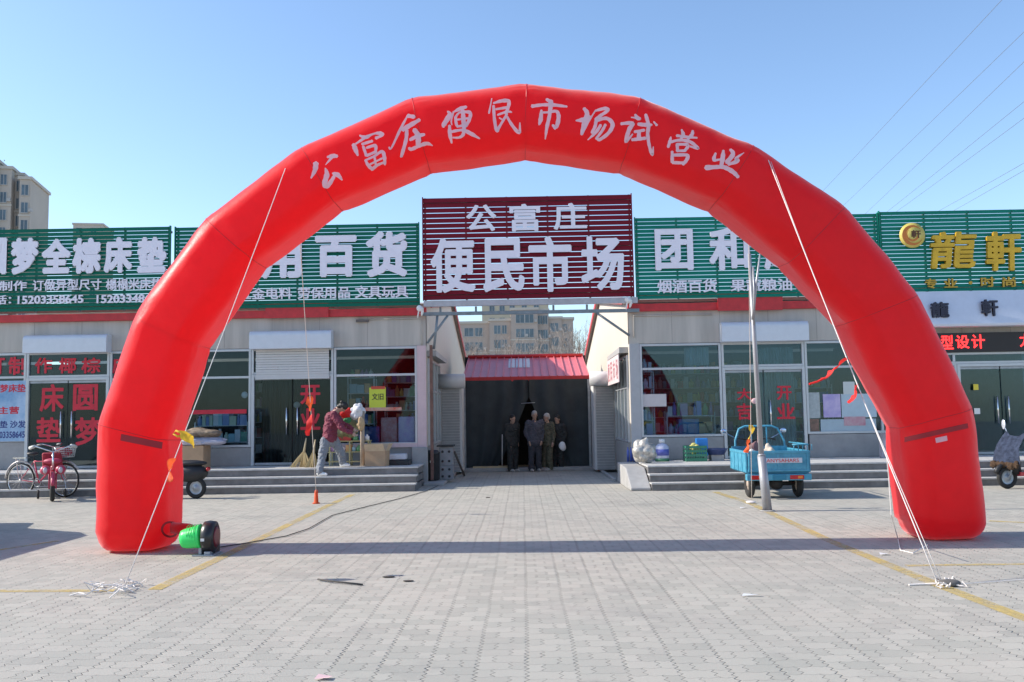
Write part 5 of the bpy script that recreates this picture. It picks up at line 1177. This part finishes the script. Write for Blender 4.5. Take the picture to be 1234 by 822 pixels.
# ================================================================== GOODS OUTSIDE THE SHOPS
straw = mat('broom_straw', (.52, .40, .20), .85, var=.25, scale=30, stretch=(6, 6, 1)); card = mat('cardboard', (.42, .28, .17), .8, var=.1, scale=4); cardl = mat('cardboard_inside', (.55, .42, .28), .8)
def broom(label, bpx, tpx, y, wd):
    b = G(bpx, 571, z=.5) if False else P(*bpx, y); t = P(*tpx, y+.25); o = thing('straw_broom', label, 'broom', (b.x, y, .5), group='brooms by the shop door')
    q = MB(); a = b.lerp(t, .55); q.tube([a, t], [.03, .014], 8); q.build('handle', mat('bamboo', (.55, .45, .27), .6), o)
    q = MB(); rr = random.Random(int(wd*100)); dirv = (b-t).normalized(); sd = dirv.cross(Vector((0, 1, 0))).normalized()
    for k in range(70):
        u = rr.uniform(-1, 1); e = b+sd*u*wd+Vector((0, rr.uniform(-.06, .06), rr.uniform(0, .03))); q.tube([a+sd*u*.03, a.lerp(e, .4)+sd*u*wd*.08, e], [.010, .009, .004], 4)
    q.build('bristles', straw, o); return o
broom('straw broom with upright handle leaning by the shop door', (363, 566), (369, 528), 20.9, .26); broom('straw broom with slanting handle beside the upright one', (375, 566), (380, 530), 20.75, .16)
def carton(label, cx_, cy_, z, sx, sy, sz, rz, open_=True, m=None):
    o = thing('cardboard_box', label, 'box', (cx_, cy_, z), rz); W = wm(o); q = MB(); t = .008
    q.box(-sx/2, sx/2, -sy/2, -sy/2+t, 0, sz, W); q.box(-sx/2, sx/2, sy/2-t, sy/2, 0, sz, W); q.box(-sx/2, -sx/2+t, -sy/2+t, sy/2-t, 0, sz, W); q.box(sx/2-t, sx/2, -sy/2+t, sy/2-t, 0, sz, W); q.box(-sx/2+t, sx/2-t, -sy/2+t, sy/2-t, 0, t, W)
    if not open_: q.box(-sx/2, sx/2, -sy/2, sy/2, sz, sz+t, W)
    q.build('box_body', m or card, o)
    if open_:
        for a, dx, dy in ((sx, 0, -1), (sy, 1, 0), (sx, 0, 1)):
            q = MB()
            if dy: q.add([(-sx/2, dy*sy/2, sz), (sx/2, dy*sy/2, sz), (sx/2-.02, dy*(sy/2+.10), sz+.16), (-sx/2+.02, dy*(sy/2+.10), sz+.16)], [(0, 1, 2, 3)], False, W)
            else: q.add([(sx/2, -sy/2, sz), (sx/2, sy/2, sz), (sx/2+.09, sy/2-.02, sz+.17), (sx/2+.09, -sy/2+.02, sz+.17)], [(0, 1, 2, 3)], False, W)
            q.build('flap', cardl, o)
    return o
p = P(455, 560, 21.0); carton('open cardboard carton with raised flaps on the left steps', p.x, 20.95, .495, .48, .36, .34, R(-8))
p = P(235, 555, 21.1); carton('closed brown carton under the bags beside the left arch leg', p.x, 21.1, .495, .55, .5, .52, 0, False)
q = MB(); 
for k, (dx, dz, m_) in enumerate(((0, .60, mat('bag_grey_blue', (.38, .38, .46), .6, var=.2)), (-.05, .76, mat('bag_brown_print', (.40, .30, .20), .7, col2=(.10, .07, .05), scale=9)))):
    q = lumpy((p.x+.12+dx, 21.05, .53+dz), .66-.08*k, .34, .135, 31+k, 30); tag(q.build('bedding_bag', m_, remesh=.018, smooth_it=1), ['grey-blue plastic bag of bedding lying on the brown carton', 'brown patterned bag lying on top of the grey-blue one'][k], 'bag')
# display rack behind the bending figure
o = thing('display_rack', 'low yellowish wooden rack behind the bending person', 'rack', (P(425, 560, 21.3).x, 21.3, .495)); yl = mat('yellow_green_wood', (.50, .44, .22), .6, var=.2)
xa, xb = P(398, 560, 21.3).x, P(446, 560, 21.3).x
q = MB()
for x in (xa, (xa+xb)/2, xb-.03):
    for y in (21.15, 21.42): q.box(x, x+.03, y, y+.03, .495, 1.05)
q.build('leg_frame', yl, o)
for z in (.58, .80, 1.05):
    q = MB()
    for k in range(5): q.box(xa-.02, xb+.02, 21.14+.065*k, 21.14+.065*k+.045, z+.001, z+.022)
    q.build('shelf', yl, o)
im = island_mat('goods_mix', [(.6, .08, .07), (.8, .68, .2), (.18, .42, .2), (.85, .82, .78), (.15, .25, .6), (.5, .28, .5), (.8, .45, .2), (.4, .6, .7), (.85, .8, .8)])
def goods(label, x0, x1, y0, y1, zs, hmax, seed, wmin=.08, wmax=.2, m=None):
    rr = random.Random(seed); q = MB()
    for z in zs:
        x = x0
        while x < x1-.03:
            w_ = min(rr.uniform(wmin, wmax), x1-x); h = rr.uniform(.55, 1)*hmax
            if rr.random() < .6: q.box(x+.004, x+w_-.006, y0+rr.uniform(0, .04), y1, z, z+h)
            else:
                rad = min(w_/2-.004, (y1-y0)/2-.01, .07); q.lathe([(.001, 0), (rad, 0), (rad, h*.65), (rad*.45, h*.8), (rad*.45, h), (.001, h)], Matrix.Translation((x+w_/2, y0+rad+.01, z)), 10)
            x += w_
    return tag(q.build('shelf_goods', m or im), label, 'goods', kind='stuff')
goods('small coloured goods packed on the low yellowish rack', xa, xb, 21.18, 21.40, (.825, 1.075), .16, 3)
p = P(424, 500, 21.0); o = thing('plush_bundle', 'white and red plush bundle hanging by a wooden post behind the bending person', 'bundle', p)
q = lumpy(p+Vector((.12, .05, .05)), .20, .15, .23, 4, 18); q.build('white_bag', mat('bag_white', (.60, .60, .62), .5, var=.1), o, remesh=.014, smooth_it=4)
q = lumpy(p+Vector((-.14, .04, .03)), .20, .12, .16, 8); q.build('red_cloth', scar, o, remesh=.014, smooth_it=4)
q = lumpy(p+Vector((-.10, 0, -.12)), .10, .07, .08, 5); q.build('green_cloth', mat('leaf_green', (.04, .22, .08), .7), o, remesh=.014)
q = lumpy(p+Vector((.22, -.04, -.22)), .11, .09, .20, 6); q.build('tan_bag', mat('tan_bag', (.45, .32, .18), .7, var=.2), o, remesh=.014)
x = P(436.5, 540, 21.05).x; tag(MB().tube([(x, 21.05, .495), (x+.01, 21.05, 1.75)], .05, 10).build('wooden_post', mat('post_wood', (.36, .29, .22), .8, var=.2)), 'short wooden post beside the cardboard carton', 'post')
for i, (px, w_, l) in enumerate([(417, .42, 'olive plastic sack of goods behind the bending person'),]):
    q = lumpy((P(px, 530, 21.3).x, 21.28, 1.36), .30, .2, .34, 9); tag(q.build('sack', mat('olive_sack', (.22, .21, .10), .7, var=.4, scale=8), remesh=.02), l, 'sack')
a = rect(470, 543, 490, 549, 21.3); q = MB(); q.box(a[0]-.1, a[1], 21.1, 21.45, .62, .75); tag(q.build('foam_box', mat('foam_white', (.55, .55, .60), .6), bevel=.02), 'flat white foam box under the left shop window', 'box')
q = MB(); q.box(a[0]-.12, a[1]+.1, 21.05, 21.5, .497, .61); tag(q.build('crate', black, bevel=.01), 'flat black crate below the white foam box', 'crate')
# alley corner, left
def cabinet(label, x0, x1, y0, y1, z0, z1):
    o = thing('speaker_cabinet', label, 'cabinet', ((x0+x1)/2, (y0+y1)/2, z0), group='grey cabinets at the alley corner'); q = MB(); q.box(x0, x1, y0, y1, z0, z1); q.build('cabinet_body', mat('grey_cabinet', (.22, .22, .225), .6, var=.15), o, bevel=.01)
    n = 2
    for k in range(n):
        z = z0+(z1-z0)*(k+.5)/n
        for dx in (-.08, .08):
            q = MB(); q.lathe([(.001, 0), (.03, 0), (.03, .01), (.001, .01)], Matrix.Translation(((x0+x1)/2+dx, y0-.001, z)) @ Matrix.Rotation(R(90), 4, 'X'), 10); q.build('knob', black, o)
    return o
c0 = P(529, 560, 22.2).x; c1 = P(546, 560, 22.2).x
cabinet('grey cabinet standing on the alley kerb beside the black bin', c0, c1, 22.2, 22.6, .072, .40); cabinet('grey cabinet stacked on top of the other grey cabinet', c0+.01, c1-.01, 22.2, 22.6, .402, .86)
q = MB(); q.box(c0-.05, c1+.02, 22.15, 22.65, .862, .90); tag(q.build('board', black), 'dark board lying on the stacked grey cabinets', 'board')
p = P(521, 560, 22.0); o = thing('black_bin', 'black cylinder bin with small white label at the alley corner', 'bin', (p.x, 22.05, .072)); q = MB(); q.lathe([(.001, 0), (.15, 0), (.17, .05), (.175, .62), (.185, .63), (.185, .66), (.12, .72), (.001, .73)], Matrix.Translation((p.x, 22.05, .072)), 20); q.build('bin_body', black, o)
q = MB(); q.box(p.x-.04, p.x+.05, 21.862, 21.868, .50, .55); q.build('label', white, o)
tag(MB().tube([P(548, 545, 22.6), G(560, 573)+Vector((0, -.2, .02))], .03, 8).build('plank', mat('old_wood', (.12, .10, .09), .8)), 'dark plank leaning at the alley corner beside the grey cabinets', 'plank')
# right steps
p = P(776, 556, 20.6); q = lumpy((p.x, 20.6, .72), .30, .27, .29, 21, 24); q.ball((p.x+.06, 20.55, .98), .05, .05, .08); tag(q.build('sack', mat('silver_sack', (.50, .47, .42), .35, .3, var=.3, scale=10, bump=.4), remesh=.014, smooth_it=9), 'bulging silvery sack at the left end of the right steps', 'sack')
def jug(label, px, y, h=.45, r=.16):
    x = P(px, 550, y).x; z = .482; o = thing('detergent_jug', label, 'jug', (x, y, z)); T_ = Matrix.Translation((x, y, z))
    q = MB(); q.lathe([(.001, 0), (r, 0), (r, h*.72), (r*.6, h*.88), (r*.35, h*.9), (r*.35, h*.93), (.001, h*.93)], T_, 18); q.build('bottle', mat('jug_pale', (.50, .52, .66), .4), o)
    q = MB(); q.lathe([(r+.002, h*.30), (r+.002, h*.62), (r-.01, h*.62), (r-.01, h*.30)], T_, 18); q.build('label', mat('jug_blue', (.10, .12, .42), .5), o)
    q = MB(); q.lathe([(.001, h*.94), (r*.45, h*.94), (r*.4, h*1.12), (.001, h*1.13)], T_, 12); q.build('cap', white, o)
    q = MB(); q.lathe([(r+.003, 0), (r+.003, h*.16), (r-.01, h*.16), (r-.01, 0)], T_, 18); q.build('base_band', mat('jug_green', (.05, .18, .10), .5), o)
jug('white and blue detergent jug on the right platform', 798, 21.2)
def basket_crate(label, px0, px1, y, h):
    x0, x1 = P(px0, 550, y).x, P(px1, 550, y).x; z = .482; o = thing('plastic_crate', label, 'crate', ((x0+x1)/2, y, z)); q = MB(); t = .015
    for k in range(4):
        zz = z+.02+k*(h-.06)/3; q.box(x0, x1, y-.2, y-.2+t, zz, zz+.05); q.box(x0, x1, y+.2-t, y+.2, zz, zz+.05); q.box(x0, x0+t, y-.2+t, y+.2-t, zz, zz+.05); q.box(x1-t, x1, y-.2+t, y+.2-t, zz, zz+.05)
    q.box(x0, x1, y-.2, y+.2, z, z+.018)
    for x in [x0+(x1-x0-.02)*k/8 for k in range(9)]: q.box(x, x+.02, y-.203, y-.2+t+.002, z+.001, z+h); q.box(x, x+.02, y+.2-t-.002, y+.203, z+.001, z+h)
    q.build('crate_body', mat('crate_green', (.04, .20, .12), .5, var=.1), o); return x0, x1
x0, x1 = basket_crate('green plastic crate filled with goods under the right shop window', 825, 850, 21.1, .34)
a = rect(838, 528, 853, 543, 21.1); q = MB(); q.box(a[0], a[1], 21.05, 21.17, .60, a[3]); tag(q.build('goods_bag', mat('bright_blue', (.03, .22, .60), .5, var=.2), bevel=.02, noisy=.01), 'bright blue packet standing up in the green crate', 'packet')
q = lumpy((x0+.24, 21.08, .76), .17, .12, .14, 12); tag(q.build('goods_bag', mat('yellow_pack', (.55, .50, .15), .5), noisy=.02), 'yellow packet in the green crate beside the blue one', 'packet')
a = rect(853, 542, 872, 546, 21.15); q = MB(); q.lathe([(.001, 0), (.2, 0), (.26, .12), (.28, .13), (.25, .14), (.001, .03)], Matrix.Translation(((a[0]+a[1])/2, 21.15, .62)), 20); tag(q.build('basin', mat('navy_basin', (.04, .06, .16), .4)), 'navy basin upturned on a box right of the green crate', 'basin')
q = MB(); q.box(a[0]+.05, a[1]-.02, 21.0, 21.3, .482, .618); tag(q.build('carton', lowwall), 'low grey carton under the navy basin', 'box')
a = rect(754, 532, 763, 556, 21.9); q = MB()
for k in range(4):
    xx = a[0]+.02+k*.055; q.lathe([(.001, 0), (.027, 0), (.027, .22), (.012, .27), (.012, .30), (.001, .30)], Matrix.Translation((RW-.11, 22.0+.06*k, .56)), 10); q.lathe([(.001, 0), (.027, 0), (.027, .22), (.012, .27), (.012, .30), (.001, .30)], Matrix.Translation((RW-.11, 22.0+.06*k, .08)), 10)
q = MB()
for i in range(3):
    for j in range(2):
        T_ = Matrix.Translation((a[0]+.03+.07*i, 21.70, .10+.36*j)); q.lathe([(.001, 0), (.03, 0), (.03, .24), (.013, .30), (.013, .34), (.001, .34)], T_, 10)
tag(q.build('bottle_pack', mat('bottle_blue', (.08, .12, .42), .3, var=.3)), 'pack of blue bottles stacked at the right alley corner', 'bottles')
p = P(1068, 540, 21.2); q = MB(); q.box(p.x-.14, p.x+.14, 21.1, 21.25, .482, 1.05); tag(q.build('advert_stand', mat('stand_print', (.55, .52, .6), .5, col2=(.15, .12, .12), scale=4)), 'pale standing advert board beside the right arch leg', 'board')

# ================================================================== POSTERS AND WINDOW GOODS
def poster(label, px, m, y=FY+.02, frame=None):
    a = rect(*px, y); o = thing('poster', label, 'poster', ((a[0]+a[1])/2, y, a[2])); q = MB(); q.box(a[0], a[1], y-.004, y, a[2], a[3]); q.build('sheet', m, o); return o, a
bluep = mat('poster_blue', (.10, .28, .52), .5, col2=(.50, .62, .75), scale=1.3)
o, a = poster('tall blue and white printed poster with red characters in the window at far left', (-12, 459, 32, 532), bluep, FY-.025)
for s, px, m_ in (('圆梦床垫', (-10, 463, 31, 473), redfilm), ('主营', (-2, 490, 23, 499), redfilm), ('床垫 沙发', (-10, 507, 31, 516), mat('poster_ink', (.03, .05, .2), .5)), ('15203358645', (-11, 520, 30, 528), mat('poster_ink', (.03, .05, .2), .5))):
    text('lettering', s, rect(*px, FY-.03), FY-.0295, m_, o, .03, .002)
o, a = poster('bright yellow-green poster with black characters in the left shop window', (445, 467, 465, 494), mat('poster_lime', (.55, .60, .05), .5, var=.04), FY+.02)
text('lettering', '文旧', rect(448, 474, 462, 482, FY), FY+.0155, black, o, .02, .002)
q = MB(); r_ = rect(447, 465.5, 464, 469, FY); q.box(r_[0], r_[1], FY+.0125, FY+.0155, r_[2], r_[3]); q.build('red_header', mat('poster_red', (.5, .06, .03), .5), o)
o, a = poster('narrow white and red strip of stickers below the lime poster', (440, 491, 484, 495), mat('sticker_strip', (.62, .52, .40), .5, col2=(.55, .08, .05), scale=6), FY+.014)
poster('white notice with printed lines at the left of the right shop window', (974, 473, 988, 504), mat('notice_grey', (.50, .54, .54), .6, col2=(.30, .34, .34), scale=14), FY+.02)
poster('purple poster with two figures in the right shop window', (992, 475, 1013, 503), mat('poster_purple', (.34, .28, .62), .5, col2=(.62, .52, .68), scale=3), FY+.02)
poster('small white sheet topmost in the right shop window', (1016, 460, 1030, 475), mat('sheet_white', (.55, .58, .56), .6, var=.03), FY+.02)
poster('wide pale blue panel poster behind the scarlet rag in the right window', (1014, 474.5, 1056, 503), mat('poster_paleblue', (.42, .52, .58), .5, var=.08), FY+.024)
poster('pink and white leaflet at the bottom of the right window', (1017, 502, 1043, 513), mat('leaflet_pink', (.60, .45, .47), .6, col2=(.5, .2, .25), scale=7), FY+.02)
poster('dark photo card low at the left of the right window', (975, 505, 987, 520), mat('photo_card', (.08, .07, .05), .5, col2=(.30, .16, .12), scale=7), FY+.02)
poster('frosted pale film along the bottom of the right window', (989, 505, 1056, 521), mat('frost_film', (.36, .45, .50), .5, var=.06), FY+.026)
poster('white paper with faint characters hanging before the white rack in the right window', (774, 475, 803, 490), mat('paper_pinkish', (.55, .50, .50), .7, var=.05), FY+.02)
poster('white sale sign taped at the top of the right salon door', (1174, 492, 1181, 499), mat('label_white', (.7, .7, .68), .5), FY-.04)
poster('small yellow sticker on the right salon door', (1173, 463, 1179, 470), mat('sticker_yellow', (.7, .55, .05), .5), FY-.042)
for i, (px, m_, l) in enumerate([((459, 503, 478, 529), mat('floral_pink', (.80, .70, .66), .6, col2=(.6, .25, .22), scale=9), 'floral pink storage box in the left shop window'), ((480, 502, 500, 529), mat('floral_lilac', (.80, .68, .88), .6, col2=(.55, .38, .75), scale=8), 'lilac floral storage box at the right of the left shop window'), ((443, 514, 457, 529), mat('blue_pack', (.05, .10, .35), .5, var=.3), 'dark blue carton in the left shop window')]):
    a = rect(*px, 22.0); q = MB(); q.box(a[0], a[1], 22.0, 22.35, silL, a[3]); tag(q.build('storage_box', m_, bevel=.02), l, 'box')
def shelf(label, x0, x1, y, zf, h=1.9, n=5, seed=1, m=None):
    o = thing('shop_shelf', label, 'shelf', ((x0+x1)/2, y, zf)); q = MB()
    for x in (x0, x1-.03):
        for yy in (y, y+.37): q.box(x, x+.03, yy, yy+.03, zf, zf+h)
    q.build('upright_frame', alu, o); zs = []
    for k in range(n):
        z = zf+.15+k*(h-.25)/(n-1); q = MB(); q.box(x0+.002, x1-.002, y+.002, y+.398, z, z+.02); q.build('shelf_board', white, o); zs.append(z+.022)
    goods('goods packed on the '+label, x0+.04, x1-.04, y+.03, y+.36, zs, (h-.25)/(n-1)*.8, seed, m=m)
shelf('white metal rack of folded goods just inside the left end of the right shop window', X(774), X(791), 22.1, ZR, 2.2, 6, 5, island_mat('folded_mix', [(.85, .8, .88), (.85, .8, .8), (.4, .4, .7), (.8, .4, .45), (.85, .85, .88)]))
shelf('low shelf with jars in the right half of the grocery window', X(806), X(866), 22.25, ZR, 1.12, 3, 6)
shelf('low shelf of bottles behind the counter window of the right door', X(978), X(1050), 24.5, ZR, 1.8, 5, 8)
shelf('long shelf against the back wall of the grocery', X(800), X(900)+1, 26.1, ZR, 2.3, 6, 9)
shelf('shelf of bright goods behind the red strip window by the left arch leg', X(228), X(294), 22.15, ZL, 1.05, 3, 12, island_mat('cool_mix', [(.5, .75, .8), (.2, .5, .35), (.85, .88, .9), (.3, .4, .7), (.7, .8, .6), (.8, .82, .85)]))
shelf('tall shelf at the back of the general store behind the window', X(240), X(300), 25.9, ZL, 2.4, 6, 13)
shelf('shelf full of stationery behind the lime poster', X(405), X(440), 23.2, ZL, 2.2, 6, 14)
shelf('shelf with coloured packets behind the storage boxes', X(445), X(500), 24.2, ZL, 2.1, 6, 15)
a = rect(818, 505, 842, 526, 22.2); q = MB(); q.box(a[0], a[1], 22.15, 22.5, silR, a[3]); tag(q.build('blue_carton', mat('carton_blue', (.12, .22, .45), .5, var=.25, scale=7)), 'blue printed carton low in the right grocery window', 'box')
for i, (px, l) in enumerate([(295, 'round white clock on the glass left of the curtained door'), (358, 'round white clock hanging inside the curtained door')]):
    c = P(px, 476 if i == 0 else 488, FY+.06); q = MB(); q.lathe([(.001, 0), (.075, 0), (.08, .015), (.001, .018)], Matrix.Translation(c) @ Matrix.Rotation(R(90), 4, 'X'), 20); tag(q.build('clock', white), l, 'clock')
# curtains behind the doors
def curtain(label, xa, xb, y, z0, z1, m, folds):
    mb = MB(); nu = folds*6
    vs = [(xa+(xb-xa)*i/nu, y+.035*math.sin(i/nu*folds*6.28)+.01*math.sin(i*1.3), z) for i in range(nu+1) for z in (z0, z1)]
    mb.add(vs, [(2*i, 2*i+2, 2*i+3, 2*i+1) for i in range(nu)], True); return tag(mb.build('curtain', m), label, 'curtain')
curtain('dark grey strip curtain hanging behind the left shop doors', X(312), X(366), FY+.25, ZL, Z(340, 455), mat('curtain_grey', (.07, .065, .065), .6, var=.5, scale=2, stretch=(6, 1, .3)), 12)
curtain('pale green curtain behind the right shop door', X(920), X(962), FY+.28, ZR, Z(920, 418), mat('curtain_pale', (.30, .35, .33), .7, var=.15), 11)
curtain('pale curtain in the upper window of the right grocery', X(828), X(858), FY+.22, Z(830, 440), Z(830, 418), mat('curtain_white', (.45, .45, .43), .7, var=.1), 7)
